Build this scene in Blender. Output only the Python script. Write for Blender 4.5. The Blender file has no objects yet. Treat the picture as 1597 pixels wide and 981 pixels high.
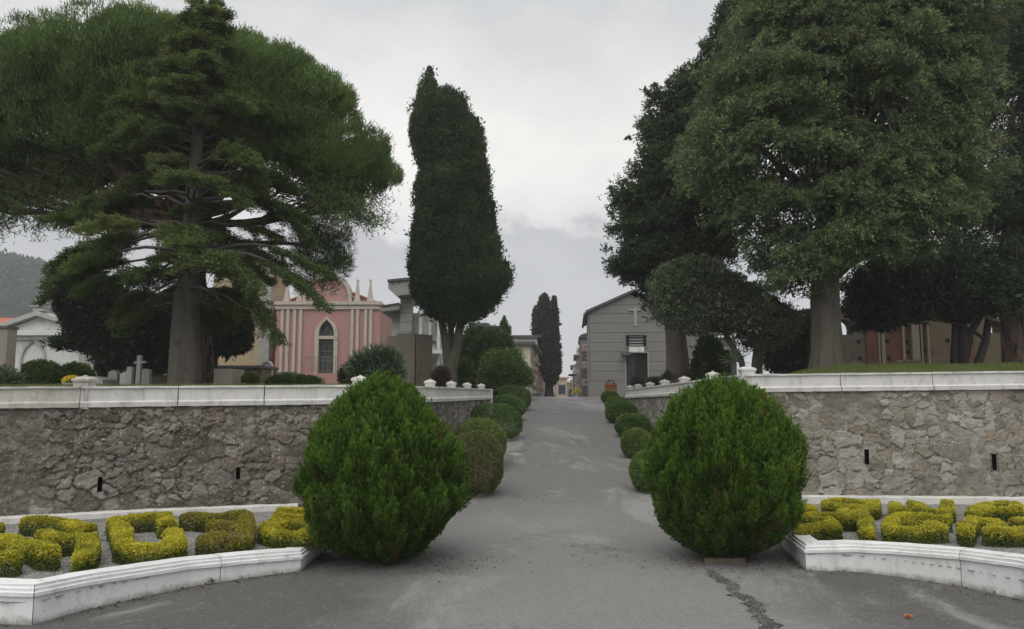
import bpy, math, random
import numpy as np
from mathutils import Vector

SC = bpy.context.scene
COL = SC.collection
R = math.radians
random.seed(7)

# ------------------------------------------------------------------ camera
F = 1200.0                     # focal length in source pixels (1597 x 981)
CU, CV = 798.5, 490.5
EYE = 1.6
PITCH = math.atan(129.5 / F)
cam_d = bpy.data.cameras.new('camera')
cam_d.sensor_fit = 'HORIZONTAL'
cam_d.sensor_width = 36.0
cam_d.lens = 36.0 * F / 1597.0
cam_d.clip_start = 0.05
cam_d.clip_end = 6000
cam = bpy.data.objects.new('camera', cam_d)
cam.location = (0, 0, EYE)
cam.rotation_euler = (math.pi / 2 + PITCH, 0, 0)
COL.objects.link(cam)
SC.camera = cam

# ------------------------------------------------------------------ world and sun
SUN_EL, SUN_AZ = 60.0, 200.0     # azimuth measured from +Y towards +X
W = bpy.data.worlds.new('World')
SC.world = W
W.use_nodes = True
nt = W.node_tree
for n in list(nt.nodes):
    nt.nodes.remove(n)
def wn(t, **k):
    n = nt.nodes.new(t)
    for a, b in k.items():
        setattr(n, a, b)
    return n
wo = wn('ShaderNodeOutputWorld'); bg = wn('ShaderNodeBackground')
bg.inputs['Strength'].default_value = 0.1
sky = wn('ShaderNodeTexSky', sky_type='NISHITA', sun_disc=False, sun_elevation=R(SUN_EL), sun_rotation=R(SUN_AZ))
sky.air_density = 1.0; sky.dust_density = 3.0
tc = wn('ShaderNodeTexCoord')
sep = wn('ShaderNodeSeparateXYZ'); nt.links.new(tc.outputs['Generated'], sep.inputs[0])
def wnoise(scale, detail, rough, stretch):
    m = wn('ShaderNodeMapping'); m.inputs['Scale'].default_value = stretch
    nt.links.new(tc.outputs['Generated'], m.inputs[0])
    n = wn('ShaderNodeTexNoise'); n.inputs['Scale'].default_value = scale
    n.inputs['Detail'].default_value = detail; n.inputs['Roughness'].default_value = rough
    nt.links.new(m.outputs[0], n.inputs['Vector'])
    return n.outputs['Fac']
def wmath(op, a, b):
    n = wn('ShaderNodeMath', operation=op)
    for i, x in enumerate((a, b)):
        if isinstance(x, (int, float)): n.inputs[i].default_value = x
        else: nt.links.new(x, n.inputs[i])
    return n.outputs[0]
edge = wnoise(9.0, 7, 0.6, (1, 1, 1.4))
soft = wnoise(1.7, 4, 0.5, (1, 1, 2.2))
el = wmath('ADD', sep.outputs['Z'], wmath('MULTIPLY', wmath('SUBTRACT', edge, 0.5), -0.17))
ramp = wn('ShaderNodeValToRGB'); nt.links.new(el, ramp.inputs[0])
cr = ramp.color_ramp
stops = [(0.0, (.47, .475, .485)), (0.13, (.435, .44, .45)), (0.203, (.375, .380, .392)), (0.220, (.55, .55, .545)),
         (0.30, (.66, .652, .625)), (0.38, (.57, .568, .556)), (0.47, (.455, .462, .47)), (0.62, (.47, .48, .49)), (1.0, (.62, .63, .64))]
while len(cr.elements) < len(stops): cr.elements.new(0.5)
for e, (p, c) in zip(cr.elements, stops):
    e.position = p; e.color = c + (1,)
mod = wn('ShaderNodeMapRange'); nt.links.new(soft, mod.inputs[0])
for i, v in enumerate((0.3, 0.7, 0.88, 1.10)): mod.inputs[i + 1].default_value = v
cl = wn('ShaderNodeVectorMath', operation='SCALE'); nt.links.new(ramp.outputs[0], cl.inputs[0])
nt.links.new(wmath('MULTIPLY', mod.outputs[0], 10.7), cl.inputs['Scale'])
skd = wn('ShaderNodeVectorMath', operation='SCALE'); nt.links.new(sky.outputs[0], skd.inputs[0]); skd.inputs['Scale'].default_value = 0.03
sm = wn('ShaderNodeVectorMath', operation='ADD'); nt.links.new(cl.outputs[0], sm.inputs[0]); nt.links.new(skd.outputs[0], sm.inputs[1])
nt.links.new(sm.outputs[0], bg.inputs['Color']); nt.links.new(bg.outputs[0], wo.inputs['Surface'])

sun_d = bpy.data.lights.new('sun', 'SUN'); sun_d.energy = 1.5; sun_d.angle = R(75); sun_d.color = (1, .96, .9)
sun = bpy.data.objects.new('sun', sun_d); COL.objects.link(sun)
_sd = Vector((math.sin(R(SUN_AZ)) * math.cos(R(SUN_EL)), math.cos(R(SUN_AZ)) * math.cos(R(SUN_EL)), math.sin(R(SUN_EL))))
sun.rotation_euler = _sd.to_track_quat('Z', 'Y').to_euler()
sun.location = (0, 30, 60)

SC.view_settings.view_transform = 'Standard'
SC.view_settings.look = 'None'
SC.view_settings.exposure = 0.48
SC.view_settings.gamma = 1.0
SC.view_settings.use_curve_mapping = False
SC.render.engine = 'CYCLES'
SC.cycles.max_bounces = 6
SC.cycles.diffuse_bounces = 3
SC.cycles.transmission_bounces = 4
SC.cycles.volume_bounces = 0
SC.cycles.transparent_max_bounces = 6

# ------------------------------------------------------------------ pixel helpers
_c, _s = math.cos(PITCH), math.sin(PITCH)
def ray(u, v):
    x = u - CU; up = CV - v
    return (x, F * _c - up * _s, F * _s + up * _c)
def at_y(u, v, Y):
    d = ray(u, v); k = Y / d[1]
    return Vector((d[0] * k, Y, EYE + d[2] * k))
def at_z(u, v, z):
    d = ray(u, v); k = (z - EYE) / d[2]
    return Vector((d[0] * k, d[1] * k, z))
def X(u, Y, v=560): return at_y(u, v, Y).x
def Z(v, Y): return at_y(CU, v, Y).z

# ------------------------------------------------------------------ objects
WLOC = {}
def tag(o, label, cat, group=None, kind=None):
    if kind: o['kind'] = kind
    if label: o['label'] = label
    if cat: o['category'] = cat
    if group: o['group'] = group
    return o
def thing(name, loc, label, cat, group=None):
    o = bpy.data.objects.new(name, None); COL.objects.link(o)
    o.empty_display_size = 0.2
    o.location = loc; WLOC[o.name] = Vector(loc)
    return tag(o, label, cat, group)
def make(name, verts, faces, mat, parent=None, smooth=False, attrs=None, base=None):
    """faces: list of tuples, or (n,4)/(n,3) int array. verts in world coordinates."""
    v = np.asarray(verts, dtype=np.float64).reshape(-1, 3)
    me = bpy.data.meshes.new(name)
    o = bpy.data.objects.new(name, me); COL.objects.link(o)
    if parent is not None:
        loc = WLOC[parent.name]; o.parent = parent; WLOC[o.name] = loc
        if parent.type == 'MESH' and parent.parent is None:
            loc = WLOC[parent.name]
    else:
        if base is None:
            mn, mx = v.min(0), v.max(0)
            base = ((mn[0] + mx[0]) / 2, (mn[1] + mx[1]) / 2, mn[2])
        loc = Vector(base); o.location = loc; WLOC[o.name] = loc
    v = v - np.array(loc)
    if isinstance(faces, np.ndarray):
        n, k = faces.shape
        me.vertices.add(len(v)); me.vertices.foreach_set('co', v.ravel().astype(np.float32))
        me.loops.add(n * k); me.loops.foreach_set('vertex_index', faces.ravel().astype(np.int32))
        me.polygons.add(n); me.polygons.foreach_set('loop_start', np.arange(0, n * k, k, dtype=np.int32))
        me.update(calc_edges=True)
    else:
        me.from_pydata(v.tolist(), [], faces); me.update()
    if smooth:
        me.polygons.foreach_set('use_smooth', np.ones(len(me.polygons), dtype=bool))
    for nm, (dom, arr) in (attrs or {}).items():
        a = me.attributes.new(nm, 'FLOAT', dom); a.data.foreach_set('value', np.asarray(arr, dtype=np.float32))
    me.materials.append(mat)
    return o

class MB:
    def __init__(s, xf=None): s.v = []; s.f = []; s.xf = xf
    def add(s, vs, fs):
        b = len(s.v)
        if s.xf: vs = [s.xf(p) for p in vs]
        s.v += [tuple(p) for p in vs]; s.f += [tuple(i + b for i in f) for f in fs]; return s
    def box(s, a, b):
        x0, x1 = sorted((a[0], b[0])); y0, y1 = sorted((a[1], b[1])); z0, z1 = sorted((a[2], b[2]))
        return s.add([(x0, y0, z0), (x1, y0, z0), (x1, y1, z0), (x0, y1, z0), (x0, y0, z1), (x1, y0, z1), (x1, y1, z1), (x0, y1, z1)],
                     [(0, 3, 2, 1), (4, 5, 6, 7), (0, 1, 5, 4), (1, 2, 6, 5), (2, 3, 7, 6), (3, 0, 4, 7)])
    def prism_y(s, poly, y0, y1):            # poly of (x,z), extruded in y
        n = len(poly)
        vs = [(p[0], y0, p[1]) for p in poly] + [(p[0], y1, p[1]) for p in poly]
        fs = [tuple(range(n)), tuple(range(2 * n - 1, n - 1, -1))] + [(i, i + n, (i + 1) % n + n, (i + 1) % n) for i in range(n)]
        return s.add(vs, fs)
    def prism_z(s, poly, z0, z1):
        n = len(poly)
        vs = [(p[0], p[1], z0) for p in poly] + [(p[0], p[1], z1) for p in poly]
        fs = [tuple(range(n))[::-1], tuple(range(n, 2 * n))] + [(i, (i + 1) % n, (i + 1) % n + n, i + n) for i in range(n)]
        return s.add(vs, fs)
    def strip_y(s, inner, outer, y0, y1):   # band between two polylines of (x,z), extruded
        for i in range(len(inner) - 1):
            s.prism_y([inner[i], inner[i + 1], outer[i + 1], outer[i]], y0, y1)
        return s
    def lathe(s, c, prof, n=16):
        vs = []; fs = []
        for r, z in prof:
            for k in range(n):
                a = 2 * math.pi * k / n; vs.append((c[0] + r * math.cos(a), c[1] + r * math.sin(a), c[2] + z))
        for i in range(len(prof) - 1):
            for k in range(n):
                fs.append((i * n + k, i * n + (k + 1) % n, (i + 1) * n + (k + 1) % n, (i + 1) * n + k))
        fs.append(tuple(range(n))[::-1]); fs.append(tuple(range((len(prof) - 1) * n, len(prof) * n)))
        return s.add(vs, fs)
    def square_lathe(s, c, prof):            # square section posts: (half width, z)
        vs = []; fs = []
        for r, z in prof:
            vs += [(c[0] - r, c[1] - r, c[2] + z), (c[0] + r, c[1] - r, c[2] + z), (c[0] + r, c[1] + r, c[2] + z), (c[0] - r, c[1] + r, c[2] + z)]
        for i in range(len(prof) - 1):
            for k in range(4): fs.append((i * 4 + k, i * 4 + (k + 1) % 4, i * 4 + 4 + (k + 1) % 4, i * 4 + 4 + k))
        fs.append((3, 2, 1, 0)); b = (len(prof) - 1) * 4; fs.append((b, b + 1, b + 2, b + 3))
        return s.add(vs, fs)
    def tube(s, pts, radii, n=8, flare=0.0, seed=0):
        pts = [Vector(p) for p in pts]; vs = []; fs = []
        rng = random.Random(int(seed)); ph = [rng.uniform(0, 6.28) for _ in range(3)]
        u = None
        for i, p in enumerate(pts):
            t = (pts[min(i + 1, len(pts) - 1)] - pts[max(i - 1, 0)]).normalized()
            if u is None: u = t.orthogonal().normalized()
            u = (u - t * u.dot(t)).normalized(); w = t.cross(u)
            for k in range(n):
                a = 2 * math.pi * k / n
                rr = radii[i] * (1 + flare * (math.sin(3 * a + ph[0]) * .5 + math.sin(5 * a + ph[1] + i * .4) * .5))
                vs.append(p + u * (rr * math.cos(a)) + w * (rr * math.sin(a)))
        for i in range(len(pts) - 1):
            for k in range(n): fs.append((i * n + k, i * n + (k + 1) % n, (i + 1) * n + (k + 1) % n, (i + 1) * n + k))
        fs.append(tuple(range(n))[::-1]); fs.append(tuple(range((len(pts) - 1) * n, len(pts) * n)))
        return s.add(vs, fs)
    def bark(s, pts, radii, seed=0, flare=.55, ridge=.07, flare_h=.35):
        """a trunk with root flare, lobes and vertical ridges"""
        P = [Vector(p) for p in pts]; d = [0.0]
        for a, b in zip(P[:-1], P[1:]): d.append(d[-1] + (b - a).length)
        n = 44; m = max(6, int(d[-1] / .11)); h = np.linspace(0, d[-1], m)
        C = np.stack([np.interp(h, d, [p[k] for p in P]) for k in range(3)], -1); r = np.interp(h, d, radii)
        a = np.linspace(0, 2 * np.pi, n, endpoint=False); rs = np.random.RandomState(seed + 900)
        lob = sum(rs.uniform(.3, 1) * np.sin(k * a + rs.uniform(0, 6.28)) for k in (2, 3, 5, 7)) / 2
        aa, hh = np.meshgrid(a, h); tw = aa + .10 * np.sin(hh * 1.3 + seed)
        rid = (np.abs(fbm(np.cos(tw) * 5 + 20, np.sin(tw) * 5 + hh * .55 + 20, seed + 41, 3) - .5) * 2) ** .7
        big = fbm(np.cos(tw) * 1.2 + 9, np.sin(tw) * 1.2 + hh * .8 + 9, seed + 47, 3) - .5
        rr = r[:, None] * (1 + ridge * (rid - .5) * 2 + .22 * big + .05 * lob[None] + flare * np.exp(-hh / flare_h) * (.55 + .6 * np.maximum(lob[None], -.4)))
        V = np.stack([C[:, None, 0] + rr * np.cos(aa), C[:, None, 1] + rr * np.sin(aa), np.repeat(C[:, 2:3], n, 1)], -1).reshape(-1, 3)
        f = [(i * n + k, i * n + (k + 1) % n, (i + 1) * n + (k + 1) % n, (i + 1) * n + k) for i in range(m - 1) for k in range(n)]
        f.append(tuple(range((m - 1) * n, m * n)))
        return s.add([tuple(v) for v in V], f)
    def build(s, name, mat, parent=None, smooth=False, base=None):
        return make(name, s.v, s.f, mat, parent, smooth, base=base)

# ------------------------------------------------------------------ materials
def new_mat(name):
    m = bpy.data.materials.new(name); m.use_nodes = True
    t = m.node_tree; b = t.nodes['Principled BSDF']
    return m, t, b
class NB:                                    # small node-building shorthand
    def __init__(s, t): s.t = t
    def n(s, typ, **k):
        n = s.t.nodes.new(typ)
        for a, b in k.items(): setattr(n, a, b)
        return n
    def put(s, sock, x):
        if isinstance(x, bpy.types.NodeSocket): s.t.links.new(x, sock)
        elif isinstance(x, (tuple, list)) and len(x) == 3 and sock.type == 'RGBA': sock.default_value = tuple(x) + (1,)
        else: sock.default_value = x
    def coord(s, scale=(1, 1, 1), kind='Object'):
        c = s.n('ShaderNodeTexCoord'); m = s.n('ShaderNodeMapping'); m.inputs['Scale'].default_value = scale
        s.t.links.new(c.outputs[kind], m.inputs[0]); return m.outputs[0]
    def noise(s, scale, detail=4, rough=.55, vec=None, stretch=(1, 1, 1), dist=0.0):
        n = s.n('ShaderNodeTexNoise'); n.inputs['Scale'].default_value = scale; n.inputs['Detail'].default_value = detail
        n.inputs['Roughness'].default_value = rough; n.inputs['Distortion'].default_value = dist
        s.t.links.new(vec or s.coord(stretch), n.inputs['Vector']); return n.outputs['Fac']
    def voro(s, scale, feature='F1', stretch=(1, 1, 1), rnd=1.0):
        n = s.n('ShaderNodeTexVoronoi', feature=feature); n.inputs['Scale'].default_value = scale
        n.inputs['Randomness'].default_value = rnd
        s.t.links.new(s.coord(stretch), n.inputs['Vector']); return n
    def attr(s, name):
        n = s.n('ShaderNodeAttribute'); n.attribute_name = name; return n.outputs['Fac']
    def ramp(s, fac, stops, interp='LINEAR'):
        n = s.n('ShaderNodeValToRGB'); s.put(n.inputs[0], fac); c = n.color_ramp; c.interpolation = interp
        while len(c.elements) < len(stops): c.elements.new(.5)
        for e, (p, col) in zip(c.elements, stops):
            e.position = p; e.color = (tuple(col) if hasattr(col, '__len__') else (col,) * 3) + (1,)
        return n.outputs[0]
    def mix(s, fac, a, b, mode='MIX'):
        n = s.n('ShaderNodeMix', data_type='RGBA', blend_type=mode)
        s.put(n.inputs[0], fac); s.put(n.inputs[6], a); s.put(n.inputs[7], b); return n.outputs[2]
    def math(s, op, a, b=0.0):
        n = s.n('ShaderNodeMath', operation=op); s.put(n.inputs[0], a); s.put(n.inputs[1], b); return n.outputs[0]
    def rng(s, x, a, b, c=0.0, d=1.0):
        n = s.n('ShaderNodeMapRange')
        s.put(n.inputs[0], x)
        for i, v in enumerate((a, b, c, d)): n.inputs[i + 1].default_value = v
        return n.outputs[0]
    def bump(s, h, strength, dist=.01, normal=None):
        n = s.n('ShaderNodeBump'); n.inputs['Strength'].default_value = strength; n.inputs['Distance'].default_value = dist
        s.put(n.inputs['Height'], h)
        if normal is not None: s.t.links.new(normal, n.inputs['Normal'])
        return n.outputs[0]

def mottled(name, a, b, scale=3, rough=.85, bump=.4, bdist=.01, bscale=60, dirt=None, dscale=1.2, dth=(.55, .7), stretch=(1, 1, 1), spec=.3):
    m, t, p = new_mat(name); q = NB(t)
    c = q.mix(q.noise(scale, 6, .6, stretch=stretch), a, b)
    if dirt is not None:
        c = q.mix(q.rng(q.noise(dscale, 8, .7, stretch=stretch), *dth), c, dirt)
    t.links.new(c, p.inputs['Base Color']); p.inputs['Roughness'].default_value = rough
    p.inputs['Specular IOR Level'].default_value = spec
    t.links.new(q.bump(q.noise(bscale, 5, .65, stretch=stretch), bump, bdist), p.inputs['Normal'])
    return m
def plain(name, c, rough=.7, metal=0.0, spec=.4):
    m, t, p = new_mat(name); q = NB(t)
    t.links.new(q.mix(q.noise(8, 4), tuple(x * .85 for x in c), tuple(min(1, x * 1.12) for x in c)), p.inputs['Base Color'])
    p.inputs['Roughness'].default_value = rough; p.inputs['Metallic'].default_value = metal
    p.inputs['Specular IOR Level'].default_value = spec
    return m
def leaf_mat(name, stops, rough=.6, trans=.22, spec=.25):
    m, t, p = new_mat(name); q = NB(t)
    c = q.ramp(q.attr('tint'), stops)
    t.links.new(c, p.inputs['Base Color']); p.inputs['Roughness'].default_value = rough
    p.inputs['Specular IOR Level'].default_value = spec
    tr = q.n('ShaderNodeBsdfTranslucent'); t.links.new(c, tr.inputs[0])
    mx = q.n('ShaderNodeMixShader'); mx.inputs[0].default_value = trans
    t.links.new(p.outputs[0], mx.inputs[1]); t.links.new(tr.outputs[0], mx.inputs[2])
    t.links.new(mx.outputs[0], t.nodes['Material Output'].inputs['Surface'])
    return m
def white_wash(name, a, b, dirt, chips, foot=False):
    """old whitewashed masonry: grey bloom, runs, small chips"""
    m, t, p = new_mat(name); q = NB(t)
    c = q.mix(q.noise(2.2, 6, .65), a, b)
    c = q.mix(q.math('MULTIPLY', q.rng(q.noise(5, 8, .75, stretch=(1.2, 1.2, .35)), .5, .72), .75), c, dirt)
    c = q.mix(q.rng(q.noise(22, 6, .7), .66, .7), c, chips)
    c = q.mix(q.math('MULTIPLY', q.rng(q.noise(.9, 5, .6), .5, .75), .5), c, dirt)
    c = q.mix(q.math('MULTIPLY', q.rng(q.noise(9, 8, .8, stretch=(1, 1, .8)), .60, .66), .55), c, tuple(x * 1.6 for x in chips))
    if foot:                                  # splash dirt and moss along the foot
        oc = q.n('ShaderNodeTexCoord'); sx = q.n('ShaderNodeSeparateXYZ'); t.links.new(oc.outputs['Object'], sx.inputs[0])
        zz = q.math('ADD', sx.outputs[2], q.math('MULTIPLY', q.math('SUBTRACT', q.noise(7, 6, .7), .5), .16))
        c = q.mix(q.rng(zz, .0, .055, .75, 0), c, (.16, .15, .12))
    t.links.new(c, p.inputs['Base Color']); p.inputs['Roughness'].default_value = .85; p.inputs['Specular IOR Level'].default_value = .25
    t.links.new(q.bump(q.noise(45, 6, .65), .5, .008), p.inputs['Normal'])
    return m

M = {}
M['wash'] = white_wash('whitewash', (.68, .67, .64), (.56, .555, .53), (.30, .295, .275), (.17, .165, .15))
M['wash_old'] = white_wash('whitewash_old', (.58, .565, .52), (.44, .43, .39), (.24, .23, .20), (.13, .125, .11))
M['kerb'] = white_wash('kerb_paint', (.76, .77, .77), (.68, .69, .69), (.46, .455, .44), (.14, .138, .13), foot=True)
M['void'] = plain('dark_hollow', (.012, .011, .010), .95)  # near-black colour stands for the shade inside holes and the open doorway
def stone_mat(name, tones, mortar, speck, speck_th, dark, darken):
    m, t, p = new_mat(name); q = NB(t)
    c = q.ramp(q.attr('tone'), tones)
    c = q.mix(q.attr('mortar'), c, q.mix(q.noise(7, 5), mortar, tuple(x * .6 for x in mortar)))
    c = q.mix(q.rng(q.noise(1.1, 7, .7), .42, .68), c, q.mix(.62, c, dark))
    c = q.mix(q.math('MULTIPLY', q.rng(q.noise(42, 9, .85), .35, .68), darken * 1.7), c, dark)
    c = q.mix(q.rng(q.noise(34, 6, .75), speck_th, speck_th + .05), c, speck)
    c = q.mix(q.rng(q.noise(3.3, 7, .75), .6, .72, 0, .55), c, tuple(x * .8 for x in speck))
    dots = q.rng(q.math('ADD', q.voro(19).outputs['Distance'], q.math('MULTIPLY', q.noise(70, 3, .6), .25)), .27, .33, 1, 0)
    dots = q.math('MULTIPLY', dots, q.rng(q.noise(2.4, 5, .7), .45, .58))
    c = q.mix(q.math('MULTIPLY', dots, .9), c, speck)
    c = q.mix(q.rng(q.noise(1.6, 6, .7, stretch=(1, 1, .6)), .62, .72, 0, .28), c, (.20, .12, .07))
    t.links.new(c, p.inputs['Base Color']); p.inputs['Roughness'].default_value = .92; p.inputs['Specular IOR Level'].default_value = .2
    t.links.new(q.bump(q.noise(55, 9, .75), .9, .02), p.inputs['Normal'])
    return m
M['stone_dark'] = stone_mat('rubble_dark', [(0, (.14, .13, .105)), (.3, (.23, .212, .175)), (.6, (.32, .302, .265)), (.82, (.44, .42, .38)), (.9, (.25, .20, .155)), (1, (.45, .435, .41))],
                            (.21, .19, .152), (.62, .61, .58), .60, (.085, .077, .062), .42)
M['stone_light'] = stone_mat('rubble_light', [(0, (.23, .215, .175)), (.3, (.36, .34, .29)), (.6, (.47, .455, .415)), (.8, (.55, .54, .51)), (.88, (.36, .30, .23)), (1, (.42, .385, .32))],
                             (.27, .25, .205), (.60, .59, .56), .66, (.14, .13, .105), .33)
M['stone_dry'] = mottled('ruin_stone', (.20, .17, .13), (.11, .09, .07), 6, .95, .8, .03, 30, (.06, .055, .05), 3)
M['brick'] = mottled('old_brick', (.22, .10, .07), (.13, .06, .045), 8, .95, .6, .02, 40, (.06, .045, .04), 3)
M['ochre'] = mottled('ochre_stone', (.46, .36, .24), (.34, .26, .17), 3, .95, .9, .03, 22, (.20, .16, .12), 5)
M['greystone'] = mottled('grey_stone', (.38, .38, .36), (.24, .24, .22), 5, .95, .7, .02, 30, (.12, .12, .11), 3)
M['pink'] = mottled('pink_plaster', (.42, .235, .22), (.36, .195, .185), 2, .9, .4, .015, 40, (.48, .33, .30), 4, (.55, .72), stretch=(1, 1, .5))
M['cream'] = mottled('cream_trim', (.50, .45, .385), (.41, .365, .315), 3, .85, .3, .01, 50, (.26, .235, .205), 4, stretch=(1, 1, .5))
M['concrete'] = mottled('concrete', (.32, .28, .23), (.25, .215, .175), 2, .9, .3, .01, 60, (.12, .10, .085), 1.5, stretch=(1, 1, .4))
M['marble'] = mottled('pale_marble', (.48, .48, .47), (.38, .38, .375), 3, .6, .15, .005, 60, (.24, .24, .24), 2)
M['slab'] = mottled('dark_slab', (.10, .10, .105), (.07, .07, .075), 5, .6, .2, .005, 60)
M['plaster_grey'] = mottled('grey_plaster', (.215, .207, .195), (.185, .178, .168), 2.5, .85, .25, .008, 60, (.19, .18, .17), 1.4)
M['white'] = mottled('white_plaster', (.70, .70, .70), (.60, .60, .60), 2, .85, .2, .008, 50, (.42, .42, .41), 2)
M['cream_wall'] = mottled('cream_plaster', (.55, .52, .45), (.48, .45, .39), 2, .85, .2, .008, 50, (.36, .34, .30), 2)
M['ochre_wall'] = mottled('ochre_plaster', (.55, .42, .28), (.48, .37, .25), 1, .9, .2, .008, 50)
M['rooftile'] = mottled('roof_tile', (.50, .17, .10), (.36, .12, .075), 4, .9, .8, .05, 14)
M['pinkstone'] = mottled('pink_granite', (.40, .30, .28), (.30, .23, .22), 4, .8, .2, .01, 40)
M['terracotta'] = plain('terracotta', (.30, .125, .07), .85)
M['metal'] = plain('dark_iron', (.045, .045, .047), .55, .6)
M['rail'] = plain('grey_iron', (.16, .16, .165), .55, .5)
M['glass'] = plain('dark_glass', (.03, .032, .036), .2)
M['louvre'] = plain('louvre_grey', (.30, .30, .29), .7)
M['bark_grey'] = mottled('grey_bark', (.165, .145, .12), (.085, .075, .062), 9, .95, 1.0, .05, 16, (.05, .045, .038), 5, stretch=(1, 1, .16))
M['bark_fir'] = mottled('fir_bark', (.15, .135, .115), (.10, .09, .078), 12, .95, .8, .03, 22, (.06, .055, .048), 5, stretch=(1, 1, .45))
M['bark_pine'] = mottled('pine_bark', (.20, .135, .105), (.11, .075, .06), 9, .95, 1.0, .08, 12, (.035, .027, .022), 9, (.5, .56), stretch=(1, 1, .22))
M['bark_dark'] = mottled('dark_bark', (.055, .047, .04), (.03, .026, .023), 9, .95, .9, .03, 18, stretch=(1, 1, .25))
M['soil'] = mottled('soil', (.085, .065, .048), (.05, .04, .03), 6, .95, .9, .03, 30, (.11, .085, .06), 14)
M['grass_base'] = mottled('turf', (.060, .085, .025), (.085, .08, .04), 4, .95, .9, .03, 40, (.07, .055, .035), 1.2)
M['hill'] = mottled('wooded_hill', (.055, .065, .045), (.025, .032, .022), .09, .95, 1, 3, .25, (.085, .09, .065), .03)
M['leaf_pine'] = leaf_mat('pine_needles', [(0, (0.065, 0.105, 0.031)), (.5, (0.114, 0.185, 0.044)), (1, (0.185, 0.274, 0.071))])
M['leaf_fir'] = leaf_mat('fir_needles', [(0, (0.053, 0.084, 0.025)), (.55, (0.099, 0.143, 0.038)), (.9, (0.171, 0.211, 0.061)), (.96, (0.241, 0.151, 0.070)), (1, (0.285, 0.123, 0.055))])
M['leaf_cyp'] = leaf_mat('cypress_sprays', [(0, (0.036, 0.065, 0.029)), (.6, (0.065, 0.104, 0.041)), (1, (0.111, 0.159, 0.063))])
M['leaf_mont'] = leaf_mat('broad_cypress_sprays', [(0, (0.068, 0.103, 0.052)), (.5, (0.132, 0.191, 0.079)), (.85, (0.208, 0.279, 0.112)), (.96, (0.268, 0.302, 0.122)), (1, (0.409, 0.247, 0.166))])
M['leaf_montdark'] = leaf_mat('dark_cypress_sprays', [(0, (0.032, 0.051, 0.025)), (.6, (0.065, 0.097, 0.042)), (1, (0.108, 0.144, 0.058))])
M['leaf_oak'] = leaf_mat('oak_leaves', [(0, (0.064, 0.088, 0.048)), (.5, (0.117, 0.151, 0.083)), (1, (0.233, 0.268, 0.161))], .45)
M['leaf_laurel'] = leaf_mat('laurel_leaves', [(0, (0.021, 0.034, 0.017)), (.6, (0.045, 0.069, 0.031)), (1, (0.095, 0.135, 0.062))], .4)
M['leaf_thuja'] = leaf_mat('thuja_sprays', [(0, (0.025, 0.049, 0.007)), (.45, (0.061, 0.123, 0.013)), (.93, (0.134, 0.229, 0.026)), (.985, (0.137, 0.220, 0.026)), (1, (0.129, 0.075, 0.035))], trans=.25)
M['leaf_box'] = leaf_mat('box_leaves', [(0, (0.051, 0.096, 0.023)), (.6, (0.096, 0.172, 0.037)), (1, (0.183, 0.275, 0.064))], .45)
M['leaf_boxlight'] = leaf_mat('light_box_leaves', [(0, (0.070, 0.114, 0.028)), (.6, (0.134, 0.209, 0.044)), (1, (0.238, 0.297, 0.079))], .45)
M['leaf_boxbrown'] = leaf_mat('browned_box_leaves', [(0, (0.068, 0.085, 0.027)), (.5, (0.112, 0.144, 0.040)), (.8, (0.169, 0.161, 0.068)), (1, (0.254, 0.169, 0.094))], .5)
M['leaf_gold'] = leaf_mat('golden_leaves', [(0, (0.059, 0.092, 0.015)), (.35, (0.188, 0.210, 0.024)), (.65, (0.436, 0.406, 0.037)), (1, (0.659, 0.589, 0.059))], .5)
M['leaf_goldbrown'] = leaf_mat('faded_golden_leaves', [(0, (0.070, 0.086, 0.016)), (.35, (0.190, 0.190, 0.022)), (.7, (0.360, 0.333, 0.035)), (.85, (0.250, 0.196, 0.070)), (1, (0.280, 0.218, 0.100))], .5)
M['leaf_bush'] = leaf_mat('bush_leaves', [(0, (0.038, 0.067, 0.016)), (.6, (0.077, 0.125, 0.029)), (1, (0.144, 0.208, 0.048))], .5)
M['leaf_yellowgreen'] = leaf_mat('fresh_leaves', [(0, (0.065, 0.098, 0.016)), (1, (0.195, 0.247, 0.039))], .5)
M['leaf_dry'] = leaf_mat('dry_twigs', [(0, (.06, .04, .028)), (.6, (.10, .066, .045)), (1, (.11, .095, .05))], .8)
M['leaf_grey'] = leaf_mat('grey_leaves', [(0, (.04, .045, .035)), (1, (.10, .10, .075))], .7)
M['leaf_oleander'] = leaf_mat('oleander_leaves', [(0, (0.065, 0.097, 0.057)), (.6, (0.121, 0.170, 0.097)), (1, (0.211, 0.259, 0.162))], .45)
M['grass'] = leaf_mat('grass_blades', [(0, (0.068, 0.101, 0.022)), (.6, (0.127, 0.174, 0.042)), (1, (0.223, 0.201, 0.081))], .6)
M['petal_yellow'] = leaf_mat('yellow_petals', [(0, (.55, .42, .03)), (1, (.75, .62, .05))], .6)
M['petal_red'] = leaf_mat('red_petals', [(0, (.30, .06, .055)), (.6, (.40, .12, .10)), (1, (.48, .26, .26))], .6)
M['petal_pink'] = leaf_mat('pink_petals', [(0, (.55, .20, .24)), (.6, (.50, .34, .34)), (1, (.55, .52, .49))], .6)

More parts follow.
